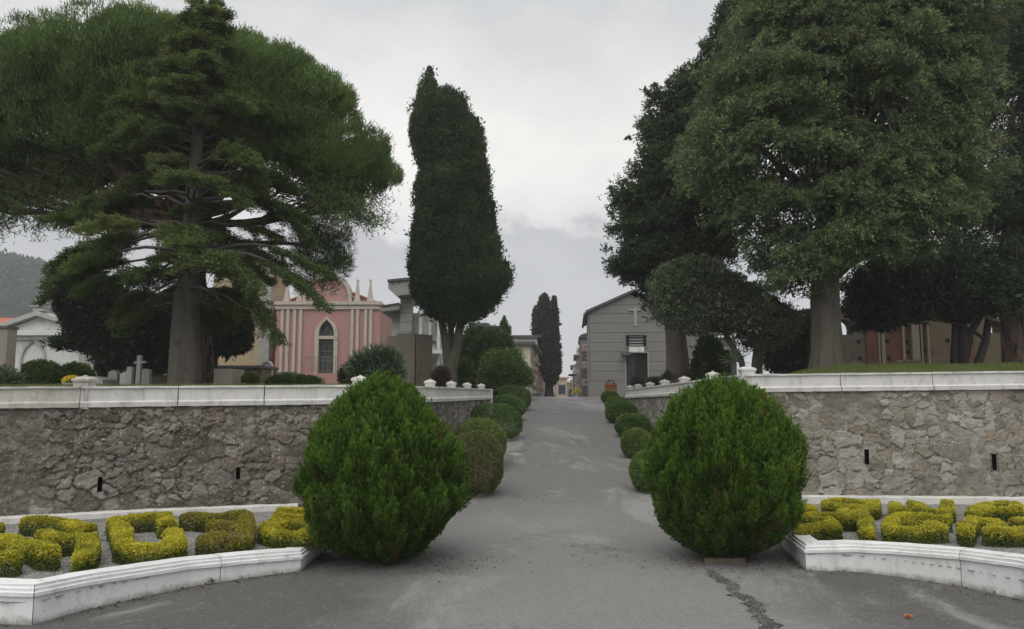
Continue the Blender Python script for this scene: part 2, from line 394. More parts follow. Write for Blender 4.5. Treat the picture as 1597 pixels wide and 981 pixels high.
# ------------------------------------------------------------------ numpy noise
def vnoise(x, y, seed=0):
    """value noise, 2D, vectorised"""
    rs = np.random.RandomState(seed); T = rs.rand(256, 256)
    xi = np.floor(x).astype(int); yi = np.floor(y).astype(int); fx = x - xi; fy = y - yi
    fx = fx * fx * (3 - 2 * fx); fy = fy * fy * (3 - 2 * fy)
    a = T[xi & 255, yi & 255]; b = T[(xi + 1) & 255, yi & 255]; c = T[xi & 255, (yi + 1) & 255]; d = T[(xi + 1) & 255, (yi + 1) & 255]
    return (a * (1 - fx) + b * fx) * (1 - fy) + (c * (1 - fx) + d * fx) * fy
def fbm(x, y, seed=0, oct=4):
    s = 0; amp = .5; n = 0
    for o in range(oct):
        s = s + amp * vnoise(x * 2 ** o, y * 2 ** o, seed + o); n += amp; amp *= .5
    return s / n
def smooth(t):
    t = np.clip(t, 0, 1); return t * t * (3 - 2 * t)
def ramp_z(y):
    """height of the driveway along y: flat, a steady climb, flat again at the top"""
    y = np.asarray(y, dtype=float)
    def soft(t, w): return np.where(t < -w, 0, np.where(t > w, t, (t + w) ** 2 / (4 * w)))
    return .0935 * (soft(y - 9.0, 1.2) - soft(y - 26.4, 1.5))
# ------------------------------------------------------------------ ground, terraces, road
def interp(y, pts):
    return np.interp(y, [p[0] for p in pts], [p[1] for p in pts])
def P2(u, Y): return (X(u, Y), Y)
LW = [P2(-420, 7.9), P2(0, 8.84), P2(250, 9.5), P2(435, 9.9), P2(540, 10.1), P2(575, 10.35), P2(680, 12.9), P2(764, 19.3)]
RW = [P2(976, 22.8), P2(1060, 15.1), P2(1150, 11.1), P2(1172, 10.8), P2(1260, 10.8), P2(1597, 10.6), P2(1900, 10.3), P2(2150, 10.0)]
def wall_xl(y): return interp(y, [(p[1], p[0]) for p in LW[4:]] + [(30, .75), (60, 2.6), (120, 7)])
def wall_xr(y): return interp(y, [(p[1], p[0]) for p in RW[:4]][::-1] + [(27, 3.6), (42, 4.3), (60, 5.7), (120, 11)])
def front_l(x): return np.interp(x, [p[0] for p in LW[:5]], [p[1] for p in LW[:5]])
def front_r(x): return np.interp(x, [p[0] for p in RW[3:]], [p[1] for p in RW[3:]])

def grid_mesh(name, xs, ys, zf, keep, mat, label=None, cat=None, kind='structure', smooth_=True):
    xx, yy = np.meshgrid(xs, ys); zz = zf(xx, yy)
    V = np.stack([xx, yy, zz], -1).reshape(-1, 3)
    ny, nx = xx.shape; i = np.arange(ny * nx).reshape(ny, nx)
    Fq = np.stack([i[:-1, :-1], i[:-1, 1:], i[1:, 1:], i[1:, :-1]], -1).reshape(-1, 4)
    c = V[Fq].mean(1); k = keep(c[:, 0], c[:, 1]); Fq = Fq[k]
    used = np.unique(Fq); mp = np.full(len(V), -1); mp[used] = np.arange(len(used))
    o = make(name, V[used], mp[Fq], mat, None, smooth_, base=(0, 0, 0))
    return tag(o, label, cat, kind=kind)

def terL(x, y):
    z = 1.69 + .0165 * (y - 9) + .03 * (fbm(x * .7, y * .7, 3) - .5) + np.maximum(0, y - 60) * .02
    d = x - wall_xl(y)
    edge = smooth((-d) / 2.5)
    return np.where(y > 19, 1.615 * (1 - np.maximum(edge, 1 - smooth((y - 19) / 4))) + z * np.maximum(edge, 1 - smooth((y - 19) / 4)), z)
def terR(x, y):
    m = smooth((x - (3.5 + .2 * (y - 11))) / 2.2)
    s = smooth((y - 10.9) / 3.6)
    return 1.79 + m * (.10 + .26 * s) - .17 * smooth((y - 20) / 5) * (1 - m) + .03 * (fbm(x * .8, y * .8, 5) - .5) + np.maximum(0, y - 60) * .02

# asphalt: worn, patched, stained
def asphalt():
    m, t, p = new_mat('worn_asphalt'); q = NB(t)
    oc = q.n('ShaderNodeTexCoord'); sx = q.n('ShaderNodeSeparateXYZ'); t.links.new(oc.outputs['Object'], sx.inputs[0])
    X_, Y_ = sx.outputs[0], sx.outputs[1]
    warp = q.math('MULTIPLY', q.math('SUBTRACT', q.noise(.9, 6, .65), .5), 2.2)
    c = q.mix(q.noise(.8, 7, .65), (.205, .20, .194), (.275, .27, .262))
    # older dark strips in front of the kerbs, a later darker pour on the slope
    side = q.math('ADD', q.math('ABSOLUTE', q.math('SUBTRACT', X_, .75)), warp)
    c = q.mix(q.math('MULTIPLY', q.rng(side, 1.15, 2.2, 0, .95), q.rng(Y_, 8.2, 9.5, 1, 0)), c, q.mix(q.noise(6, 6, .7), (.075, .073, .07), (.125, .122, .118)))
    c = q.mix(q.rng(q.math('ADD', Y_, warp), 9.6, 11.2, 0, .62), c, (.15, .146, .142))
    pale = q.noise(.62, 9, .70, stretch=(1, .5, 1), dist=.6)
    c = q.mix(q.rng(pale, .53, .62, 0, .75), c, (.335, .33, .32))
    dark = q.noise(.55, 9, .72, stretch=(1, .6, 1), dist=.5)
    c = q.mix(q.rng(dark, .55, .68, 0, .7), c, (.115, .112, .108))
    spots = q.voro(.8, 'F1', (1, .7, 1)).outputs['Distance']
    c = q.mix(q.math('MULTIPLY', q.rng(q.math('ADD', spots, q.math('MULTIPLY', q.noise(4, 6, .7), .35)), .25, .30, .85, 0), q.rng(q.noise(.4, 3), .45, .55)), c, (.40, .39, .375))
    agg = q.voro(85).outputs['Color']
    sepn = q.n('ShaderNodeSeparateColor'); t.links.new(agg, sepn.inputs[0])
    c = q.mix(q.rng(sepn.outputs[0], .0, 1.0, .0, .38), c, (.09, .088, .085))
    c = q.mix(q.rng(sepn.outputs[1], .90, .97, 0, .28), c, (.42, .41, .40))
    cn = q.noise(.8, 5, .6); ca = q.math('ABSOLUTE', q.math('SUBTRACT', cn, .5))
    gate = q.rng(q.noise(.35, 3), .50, .58)
    c = q.mix(q.math('MULTIPLY', q.rng(ca, .0, .004, 1, 0), gate), c, (.05, .048, .045))
    t.links.new(c, p.inputs['Base Color']); p.inputs['Roughness'].default_value = .88; p.inputs['Specular IOR Level'].default_value = .25
    h = q.math('ADD', q.math('MULTIPLY', q.voro(85).outputs['Distance'], .6), q.math('MULTIPLY', q.noise(30, 6, .7), .8))
    t.links.new(q.bump(h, .9, .014), p.inputs['Normal'])
    return m
M['asphalt'] = asphalt()
def road_ok(x, y):
    return (y < 10.2) | ((x > wall_xl(y) - .12) & (x < wall_xr(y) + .12))
rx = np.concatenate([np.arange(-40, -4, 1.0), np.arange(-4, 8, .1), np.arange(8, 40.1, 1.0)])
ry = np.concatenate([np.arange(-40, 2, 1.0), np.arange(2, 12, .15), np.arange(12, 30, .12), np.arange(30, 121, 3.0)])
def road_z(x, y):
    a = .012 * (fbm(x * .8 + 9, y * .8, 11) - .5)
    return ramp_z(y) + np.where((x > -4) & (x < 8) & (y > 2) & (y < 30), a, 0)
grid_mesh('road', rx, ry, road_z, road_ok, M['asphalt'])
ground = make('ground', [(-3000, -3000, -.4), (3000, -3000, -.4), (3000, 3000, -.4), (-3000, 3000, -.4)], [(0, 1, 2, 3)], M['soil'], base=(0, 0, -.4))
ground['kind'] = 'structure'

tx = np.concatenate([np.arange(-120, -30, 6.0), np.arange(-30, -14, 1.0), np.arange(-14, 9, .2)])
ty = np.concatenate([np.arange(7.2, 22, .2), np.arange(22, 45, .6), np.arange(45, 401, 12.0)])
grid_mesh('terrace_ground_left', tx, ty, terL,
          lambda x, y: (y > front_l(np.minimum(x, LW[4][0])) + .12) & (x < wall_xl(y) - .12), M['grass_base'])
tx2 = np.concatenate([np.arange(2.5, 16, .2), np.arange(16, 34, 1.0), np.arange(34, 160, 7.0)])
grid_mesh('terrace_ground_right', tx2, ty, terR,
          lambda x, y: (y > front_r(np.maximum(x, RW[3][0])) + .12) & (x > wall_xr(y) + .12), M['grass_base'])

# soil verges along the driveway, between the clipped shrubs and the walls
VL = [(10.2, -.75), (11.3, -.42), (16.7, -.28), (19.9, -.12), (22.2, .02), (26.5, .55)]
VR = [(10.6, 2.0), (11.4, 2.02), (14.4, 2.40), (17, 2.68), (19.4, 2.80), (22.2, 3.02), (26.5, 3.3)]
def verge(name, inner, wallf, sgn):
    ys = np.arange(10.35, 26.0, .1); vs = []; nn = 6
    for y in ys:
        a = float(interp(y, inner)) + .12 * (float(fbm(np.array(y * 2.2), np.array(3.3), 21)) - .5) * 2; b = float(wallf(y)) + sgn * .06
        if (b - a) * sgn < .05: a = b - sgn * .05
        for k in range(nn):
            f = k / (nn - 1); x = a + (b - a) * f
            z = float(ramp_z(y)) + (.012 + .05 * min(1, f * 3) + .02 * random.random() if k else -.02)
            vs.append((x, y, z))
    i = np.arange(len(ys) * nn).reshape(len(ys), nn)
    f = np.stack([i[:-1, :-1], i[:-1, 1:], i[1:, 1:], i[1:, :-1]], -1).reshape(-1, 4)
    if sgn < 0: f = f[:, ::-1]
    make(name, vs, np.ascontiguousarray(f), M['soil'], base=(0, 0, 0), smooth=True)['kind'] = 'structure'
verge('soil_verge_left', VL, wall_xl, -1)
verge('soil_verge_right', VR, wall_xr, 1)

# far wooded hill on the left, modelled as a rise of bumpy canopy
HX = [-420, -300, -205, -172, -158, -146, -136, -124, -100, -60, -20]; HZ = [58, 54, 47, 44.5, 40, 36, 32, 24, 18, 8, 0]
def hill_z(x, y): return 2 + np.interp(x, HX, HZ) * np.exp(-((y - 262) / 48.0) ** 2)
grid_mesh('hill', np.arange(-420, -20, 6.0), np.arange(150, 420, 6.0), hill_z, lambda x, y: x < 1e9, M['hill'])

# ------------------------------------------------------------------ rubble retaining walls
def polylen(pts):
    d = [0]
    for a, b in zip(pts[:-1], pts[1:]): d.append(d[-1] + math.dist(a, b))
    return np.array(d)
def sample_path(pts, s):
    d = polylen(pts); x = np.interp(s, d, [p[0] for p in pts]); y = np.interp(s, d, [p[1] for p in pts]); return x, y
def path_normals(pts, s):
    e = .08; x0, y0 = sample_path(pts, s - e); x1, y1 = sample_path(pts, s + e)
    tx, ty = x1 - x0, y1 - y0; l = np.hypot(tx, ty) + 1e-9
    return ty / l, -tx / l                    # right-hand side of travel
def s_of_u(pts, u):
    s = np.linspace(0, polylen(pts)[-1], 2000); x, y = sample_path(pts, s)
    uu = np.array([CU + F * a / (b * _c) for a, b in zip(x, y)])     # near the horizon
    return s, uu

def rubble(name, parent, pts, zb, zt, mat, seed, cw, ch, amp, mortar_w, holes, flush, rough, res=.0125):
    L = polylen(pts)[-1]; ns = int(L / res); S = np.linspace(0, L, ns)
    x, y = sample_path(pts, S); nx, ny = path_normals(pts, S)
    b = zb(x, y); tp = zt(S)
    nh = int(float((tp - b).max()) / res); hfrac = np.linspace(0, 1, nh)
    SS = np.repeat(S[None], nh, 0); HH = b[None] + (tp - b)[None] * hfrac[:, None]
    # stones: two sizes of irregular cells mixed by patches, edges strongly warped, mortar smeared flush in places
    def cells(cw, ch, sd, wa):
        wx = SS + wa * ((fbm(SS * 5, HH * 5, sd + 50) - .5) * 2 + .45 * (fbm(SS * 17, HH * 17, sd + 55) - .5) * 2)
        wy = HH + wa * .75 * ((fbm(SS * 5, HH * 5, sd + 60) - .5) * 2 + .45 * (fbm(SS * 17, HH * 17, sd + 65) - .5) * 2)
        gy = wy / ch; gx = wx / cw
        rs = np.random.RandomState(sd); J = rs.rand(512, 64, 4)
        ix, iy = np.floor(gx).astype(int), np.floor(gy).astype(int)
        f1 = np.full(gx.shape, 9.0); f2 = f1.copy(); tone = np.zeros(gx.shape); off = np.zeros(gx.shape)
        for dx in (-1, 0, 1):
            for dy in (-1, 0, 1):
                cx, cy = ix + dx, iy + dy; j = J[cx & 511, cy & 63]
                ex = np.abs(cx + .04 + .92 * j[..., 0] - gx) * cw; ey = np.abs(cy + .12 + .76 * j[..., 1] - gy) * ch * 1.25
                d = (ex ** 2.6 + ey ** 2.6) ** (1 / 2.6) / ch / (.6 + .8 * j[..., 3])
                n1 = d < f1
                f2 = np.where(n1, f1, np.minimum(f2, d)); f1 = np.where(n1, d, f1)
                tone = np.where(n1, j[..., 2], tone); off = np.where(n1, (j[..., 2] * 7.3) % 1, off)
        return f2 - f1, tone, off
    g1, t1, o1 = cells(cw, ch, seed, .07); g2, t2, o2 = cells(cw * .52, ch * .55, seed + 7, .04)
    small = fbm(SS * 1.7, HH * 2.1, seed + 33) > .53
    gap = np.where(small, g2, g1); tone = np.where(small, t2, t1); off = np.where(small, o2, o1)
    gap = gap + .16 * (fbm(SS * 22, HH * 22, seed + 70) - .5) * 2
    body = smooth(gap / mortar_w)
    wash = smooth((fbm(SS * 1.2, HH * 1.5, seed + 80, 5) - flush) / .14)      # stretches where mortar was smeared flush
    disp = amp * body * (.25 + 1.1 * off) * (1 - .8 * wash) + rough * (fbm(SS * 12, HH * 14, seed + 90) - .5) + rough * .7 * (fbm(SS * 40, HH * 40, seed + 91, 3) - .5)
    mort = np.clip((1 - body) * (.9 - .45 * wash) + .62 * wash * smooth((fbm(SS * 7, HH * 7, seed + 95) - .38) / .1), 0, 1)
    VX = x[None] + nx[None] * disp; VY = y[None] + ny[None] * disp
    V = np.stack([VX, VY, HH], -1).reshape(-1, 3)
    i = np.arange(nh * ns).reshape(nh, ns)
    f = np.stack([i[:-1, :-1], i[:-1, 1:], i[1:, 1:], i[1:, :-1]], -1)
    keep = np.ones(f.shape[:2], bool); sc = (S[:-1] + S[1:]) / 2; hc = (HH[:-1, :-1] + HH[1:, 1:]) / 2
    for (hs, hz, hw, hh) in holes:
        keep &= ~((np.abs(sc[None] - hs) < hw / 2) & (np.abs(hc - hz) < hh / 2))
    f = f[keep]
    o = make('stone_face', V, f, mat, parent, True, {'tone': ('POINT', tone.ravel()), 'mortar': ('POINT', mort.ravel())})
    for (hs, hz, hw, hh) in holes:
        px, py = sample_path(pts, np.array([hs])); n0, n1 = path_normals(pts, np.array([hs]))
        px, py, n0, n1 = float(px[0]), float(py[0]), float(n0[0]), float(n1[0]); t0, t1 = -n1, n0
        w = hw / 2 + .012; h = hh / 2 + .012; vs = []
        for dep in (.012, -.35):
            for a, c in ((-w, -h), (w, -h), (w, h), (-w, h)):
                vs.append((px + t0 * a + n0 * dep, py + t1 * a + n1 * dep, hz + c))
        make('weep_hole', vs, [(0, 1, 5, 4), (1, 2, 6, 5), (2, 3, 7, 6), (3, 0, 4, 7), (4, 5, 6, 7)], M['void'], parent)
    return o

def sweep(name, parent, pts, s0, s1, zt, prof, mat, seed, wob=.004, step=.05, base=None):
    """profile of (outward offset, height below/above the line) swept along the path"""
    n = max(2, int((s1 - s0) / step)); S = np.linspace(s0, s1, n)
    x, y = sample_path(pts, S); nx, ny = path_normals(pts, S); z = zt(S); k = len(prof)
    V = np.zeros((n, k, 3)); rs = np.random.RandomState(seed)
    for j, (o, h) in enumerate(prof):
        w = (fbm(S * 9, np.full(n, j * 3.7), seed + j) - .5) * 2 * wob; w2 = (fbm(S * 9, np.full(n, j * 5.1), seed + j + 40) - .5) * 2 * wob
        V[:, j, 0] = x + nx * (o + w); V[:, j, 1] = y + ny * (o + w); V[:, j, 2] = z + h + w2
    f = []
    for i in range(n - 1):
        for j in range(k): f.append((i * k + j, (i + 1) * k + j, (i + 1) * k + (j + 1) % k, i * k + (j + 1) % k))
    f.append(tuple(range(k))); f.append(tuple(range((n - 1) * k, n * k))[::-1])
    return make(name, V.reshape(-1, 3), f, mat, parent, base=base)

COPE = [(-.34, -.02), (-.34, -.25), (.055, -.25), (.06, -.195), (.025, -.175), (.02, -.035), (.045, -.025), (.045, 0.0)]
def post(parent, x, y, ztop, w, mat):
    b = MB(); h = w / 2
    b.square_lathe((x, y, ztop), [(h * 1.08, -.27), (h * 1.08, -.20), (h * .93, -.19), (h * .93, .05), (h * 1.12, .058), (h * 1.12, .088), (h * 1.0, .094), (h * .55, .112), (h * .2, .118), (h * .2, .128), (h * .08, .134)])
    # a slightly worn block: nudge the corners
    b.v = [(p[0] + random.uniform(-.004, .004), p[1] + random.uniform(-.004, .004), p[2] + random.uniform(-.003, .003)) for p in b.v]
    return b.build('post', mat, parent)

# left wall
Ld = polylen(LW); ztL = lambda s: np.interp(s, [0, Ld[1], Ld[4], Ld[7]], [1.71, 1.725, 1.765, 1.81])
Rd = polylen(RW); ztR = lambda s: np.interp(s, [0, Rd[3], Rd[5], Rd[7]], [1.83, 1.925, 1.965, 1.99])
def bottom(x, y): return np.where(y > 10.3, ramp_z(y) - .08, .05)
sL, uL = s_of_u(LW, 0); sR, uR = s_of_u(RW, 0)
def SL(u, lo=0, hi=1e9):
    k = (sL >= lo) & (sL <= hi); return float(sL[k][np.argmin(np.abs(uL[k] - u))])
def SR(u, lo=0, hi=1e9):
    k = (sR >= lo) & (sR <= hi); return float(sR[k][np.argmin(np.abs(uR[k] - u))])
fl = Ld[4]; fr = Rd[3]
def hole_at(pts, s, v):
    x, y = sample_path(pts, np.array([s])); return Z(v, float(y[0]))
wl = thing('retaining_wall', (LW[2][0], LW[2][1], .05), 'dark lichened rubble stone retaining wall left of the driveway, two weep holes, whitewashed coping', 'wall')
h1, h2 = SL(164, 0, fl), SL(376, 0, fl)
rubble('l', wl, LW, bottom, lambda s: ztL(s) - .23, M['stone_dark'], 3, .23, .14, .032, .17,
       [(h1, hole_at(LW, h1, 755), .055, .17), (h2, hole_at(LW, h2, 738), .055, .14)], .50, .036)
cuts = [0, SL(-120, 0, fl), SL(125, 0, fl), SL(278, 0, fl), SL(412, 0, fl), Ld[4] + .18, SL(712, fl + .3), Ld[7]]
for i, (a, b) in enumerate(zip(cuts[:-1], cuts[1:])):
    sweep('coping', wl, LW, a + (.006 if i else 0), b - .006, ztL, COPE, M['wash_old'] if i < 2 else M['wash'], 100 + i, .007)
for u, lo in ((125, 0), (-250, 0)):
    s = SL(u, 0, fl); x, y = sample_path(LW, np.array([s])); post(wl, float(x[0]), float(y[0]) + .08, float(ztL(s)), .19, M['wash_old'])
post(wl, X(560, 10.2), 10.32, 1.765, .19, M['wash'])
for u in (680, 712, 736, 757):
    s = SL(u, fl + .3); x, y = sample_path(LW, np.array([s])); post(wl, float(x[0]) - .10, float(y[0]), float(ztL(s)), .17, M['wash_old'])
make_end = MB().box((LW[7][0] - .36, LW[7][1] - .004, 1.2), (LW[7][0] + .07, LW[7][1] + .30, 1.815)); make_end.build('end_pier', M['wash'], wl)

wr = thing('retaining_wall', (RW[4][0], RW[4][1], .05), 'pale grey rubble stone retaining wall right of the driveway below the grass bank, white coping', 'wall')
h1, h2 = SR(1347, fr), SR(1544, fr)
rubble('r', wr, RW, bottom, lambda s: ztR(s) - .23, M['stone_light'], 17, .30, .19, .024, .10,
       [(h1, hole_at(RW, h1, 712), .07, .20), (h2, hole_at(RW, h2, 721), .07, .22)], .50, .022)
cuts = [0, SR(1060, 0, fr), Rd[3] - .22, SR(1311, fr), SR(1455, fr), SR(1720, fr), Rd[7]]
for i, (a, b) in enumerate(zip(cuts[:-1], cuts[1:])):
    sweep('coping', wr, RW, a + (.006 if i else 0), b - .006, ztR, COPE, M['wash'], 140 + i, .006)
post(wr, X(1167, 10.9), 11.0, 1.92, .20, M['wash'])
for u in (976, 990, 1008, 1030, 1060, 1103):
    s = SR(u, 0, fr); x, y = sample_path(RW, np.array([s])); post(wr, float(x[0]) + .10, float(y[0]), float(ztR(s)), .18, M['wash_old'])

# ------------------------------------------------------------------ planter kerbs and gravel beds
KL = [at_z(u, v, 0) for u, v in ((-260, 962), (-120, 968), (0, 973), (50, 975), (130, 952), (215, 933), (293, 916), (391, 901), (469, 891), (503, 862))]
KR = [at_z(u, v, 0) for u, v in ((1222, 858), (1257, 890), (1330, 892), (1400, 900), (1500, 915), (1597, 936), (1700, 968))]
KL = [(p.x, p.y) for p in KL] + [(X(520, 8.9), 8.9), (X(535, 9.95), 9.95)]
KR = [(X(1195, 10.55), 10.55), (X(1205, 9.0), 9.0)] + [(p.x, p.y) for p in KR] + [(9.6, 5.2)]
KLd, KRd = polylen(KL), polylen(KR)
hL = lambda s: np.interp(s, [0, KLd[3], KLd[8], KLd[-1]], [.27, .275, .19, .19])
hR = lambda s: np.interp(s, [0, KRd[3], KRd[7], KRd[-1]], [.22, .24, .33, .36])
def kerb_prof(h): return [(-.17, 0.0), (-.17, -h - .05), (.0, -h - .05), (.0, -.085), (.022, -.078), (.022, -.052), (.006, -.046), (.006, -.024), (-.012, -.018), (-.012, 0.0)]
def kerb(label, pts, d, hf, cuts, seed):
    t = thing('planter_kerb', (pts[3][0], pts[3][1], 0), label, 'kerb')
    for i, (a, b) in enumerate(zip(cuts[:-1], cuts[1:])):
        sweep('kerb_section', t, pts, a + .003, b - .003, hf, kerb_prof(.36), M['kerb'], seed + i, .004, .06)
    return t
kerb('white painted moulded kerb edging the left gravel bed, chipped, angled at the roadside', KL, KLd, hL, [0, KLd[3], (KLd[6] + KLd[7]) / 2, KLd[8], KLd[-1]], 200)
kerb('white painted moulded kerb edging the right gravel bed, speckled with chips', KR, KRd, hR, [0, KRd[3], KRd[6], KRd[-1]], 230)

def gravel():
    m, t, p = new_mat('grey_gravel'); q = NB(t)
    v = q.voro(75); s = q.n('ShaderNodeSeparateColor'); t.links.new(v.outputs['Color'], s.inputs[0])
    c = q.ramp(s.outputs[0], [(0, (.17, .165, .155)), (.5, (.30, .295, .28)), (.85, (.40, .39, .375)), (1, (.55, .54, .52))])
    c = q.mix(q.rng(q.noise(1.4, 6, .65), .5, .7, 0, .5), c, (.17, .16, .13))
    t.links.new(c, p.inputs['Base Color']); p.inputs['Roughness'].default_value = .95; p.inputs['Specular IOR Level'].default_value = .2
    t.links.new(q.bump(q.math('SUBTRACT', 1.0, v.outputs['Distance']), 1.0, .02), p.inputs['Normal'])
    return m
M['gravel'] = gravel()
def inside_poly(x, y, poly):
    c = np.zeros(np.shape(x), bool); n = len(poly)
    for i in range(n):
        x0, y0 = poly[i]; x1, y1 = poly[(i + 1) % n]
        k = ((y0 > y) != (y1 > y)) & (x < (x1 - x0) * (y - y0) / (y1 - y0 + 1e-12) + x0); c ^= k
    return c
def poly_dist(x, y, pts):
    d = np.full(np.shape(x), 1e9)
    for (x0, y0), (x1, y1) in zip(pts[:-1], pts[1:]):
        ex, ey = x1 - x0, y1 - y0; l2 = ex * ex + ey * ey + 1e-12
        t = np.clip(((x - x0) * ex + (y - y0) * ey) / l2, 0, 1); d = np.minimum(d, np.hypot(x - x0 - t * ex, y - y0 - t * ey))
    return d
bedL = KL + [LW[5], LW[4], LW[3], LW[2], LW[1], LW[0]]
bedR = KR[::-1] + [RW[3], RW[4], RW[5], RW[6]]
bedR = KR + [(RW[6][0] - 1, RW[6][1])] + [RW[5], RW[4], RW[3]]
def bed_z(kerbp, lift):
    def f(x, y):
        d = poly_dist(x, y, kerbp)
        return .155 + lift * smooth((d) / 1.0) + .02 * (fbm(x * 5, y * 5, 8) - .5)
    return f
zL = bed_z(KL, .045); zR = bed_z(KR, .02)
bx = np.arange(-11, -.8, .05); by = np.arange(4.6, 10.7, .05)
grid_mesh('gravel_bed_left', bx, by, zL, lambda x, y: inside_poly(x, y, bedL), M['gravel'], kind='structure')
bx = np.arange(2.4, 12, .05)
grid_mesh('gravel_bed_right', bx, np.arange(4.6, 11, .05), zR, lambda x, y: inside_poly(x, y, bedR), M['gravel'], kind='structure')
# low white edging at the foot of each wall
for pts, a, b, lab in ((LW, SL(-400, 0, fl), SL(470, 0, fl), 'weathered white edging strip at the foot of the dark left wall'),
                       (RW, SR(1230, fr), SR(2100, fr), 'white edging strip at the foot of the pale right wall')):
    o = sweep('edging_strip', None, pts, a, b, lambda s: 0 * s + .27, [(.02, 0), (.02, -.25), (.17, -.25), (.16, -.01), (.14, 0)], M['wash'], 260, .008)
    tag(o, lab, 'edging')

# loose stones on the gravel (uncountable)
def pebbles(name, n, poly, zf, bb, seed):
    rs = np.random.RandomState(seed); x = rs.uniform(bb[0], bb[1], n * 3); y = rs.uniform(bb[2], bb[3], n * 3)
    k = inside_poly(x, y, poly); x, y = x[k][:n], y[k][:n]; z = zf(x, y); m = len(x); r = rs.uniform(.004, .013, m)
    T = np.array([[1, 0, -.3], [-.5, .87, -.3], [-.5, -.87, -.3], [0, 0, .75]]); an = rs.uniform(0, 6.28, m)
    c, s_ = np.cos(an), np.sin(an)
    V = np.zeros((m, 4, 3))
    for j in range(4):
        tx_, ty_, tz_ = T[j]
        V[:, j, 0] = x + r * (tx_ * c - ty_ * s_); V[:, j, 1] = y + r * (tx_ * s_ + ty_ * c); V[:, j, 2] = z + r * tz_
    b = (np.arange(m) * 4)[:, None]
    f = np.concatenate([b + np.array([[0, 1, 3]]), b + np.array([[1, 2, 3]]), b + np.array([[2, 0, 3]])])
    make(name, V.reshape(-1, 3), f, M['gravel'], base=(0, 0, 0))['kind'] = 'stuff'
pebbles('gravel', 9000, bedL, zL, (-9, -1, 5, 10.2), 1)
pebbles('gravel', 9000, bedR, zR, (2.5, 9.5, 5, 10.9), 2)
# ------------------------------------------------------------------ foliage library
def unit(v): return v / (np.linalg.norm(v, axis=-1, keepdims=True) + 1e-9)
class Leaves:
    def __init__(s, seed): s.P = []; s.A = []; s.L = []; s.W = []; s.T = []; s.rs = np.random.RandomState(seed)
    def add(s, P, A, L, W, T):
        n = len(P); s.P.append(P); s.A.append(unit(A))
        s.L.append(np.broadcast_to(L, n)); s.W.append(np.broadcast_to(W, n)); s.T.append(np.broadcast_to(T, n)); return s
    def build(s, name, mat, parent=None, tri=False, base=None):
        P = np.concatenate(s.P); A = np.concatenate(s.A); L = np.concatenate(s.L)[:, None]; Wd = np.concatenate(s.W)[:, None]; T = np.concatenate(s.T)
        n = len(P); S = unit(np.cross(A, unit(s.rs.normal(size=(n, 3)))))
        if tri:
            V = np.stack([P - S * Wd / 2, P + S * Wd / 2, P + A * L], 1); k = 3
        else:
            N = np.cross(A, S)
            V = np.stack([P, P + A * L * .45 + S * Wd / 2 + N * Wd * .12, P + A * L, P + A * L * .45 - S * Wd / 2 + N * Wd * .12], 1); k = 4
        f = np.arange(n * k).reshape(n, k)
        return make(name, V.reshape(-1, 3), f, mat, parent, False, {'tint': ('FACE', np.clip(T, 0, 1))}, base=base)

def sphere_dirs(rs, n, zmin=-1.0):
    z = rs.uniform(zmin, 1, n); a = rs.uniform(0, 2 * np.pi, n); r = np.sqrt(np.maximum(0, 1 - z * z))
    return np.stack([r * np.cos(a), r * np.sin(a), z], -1)

def lumps_of_leaves(lv, C, rad, n, L, W, bias=(0, 0, .3), out=.8, rnd=.6, zmin=-.6, inner=.5, tint=(.15, .55), tj=.25, odd=0.0, irr=.0):
    """C: (m,3) clump centres; rad: (m,3) radii; n leaves each, pointing outwards from the clump"""
    rs = lv.rs; m = len(C)
    ct = np.clip(rs.normal((tint[0] + tint[1]) / 2, (tint[1] - tint[0]) / 2, m), 0, .9)
    D = sphere_dirs(rs, m * n, zmin); rr = inner + (1 - inner) * rs.rand(m * n, 1) ** .7
    if irr: rad = rad * rs.uniform(1 - irr, 1 + irr, (m, 3))
    P = np.repeat(C, n, 0) + D * np.repeat(rad, n, 0) * rr
    A = D * out + np.array(bias) + rs.normal(size=(m * n, 3)) * rnd
    T = np.repeat(ct, n) + rs.uniform(-tj, tj, m * n)
    T = np.clip(T, 0, .92)
    if odd: T = np.where(np.repeat(rs.rand(m) < odd, n) & (rs.rand(m * n) < .7), 1.0, T)
    s = rs.uniform(.7, 1.3, m * n)
    lv.add(P, A, L * s, W * s, T)

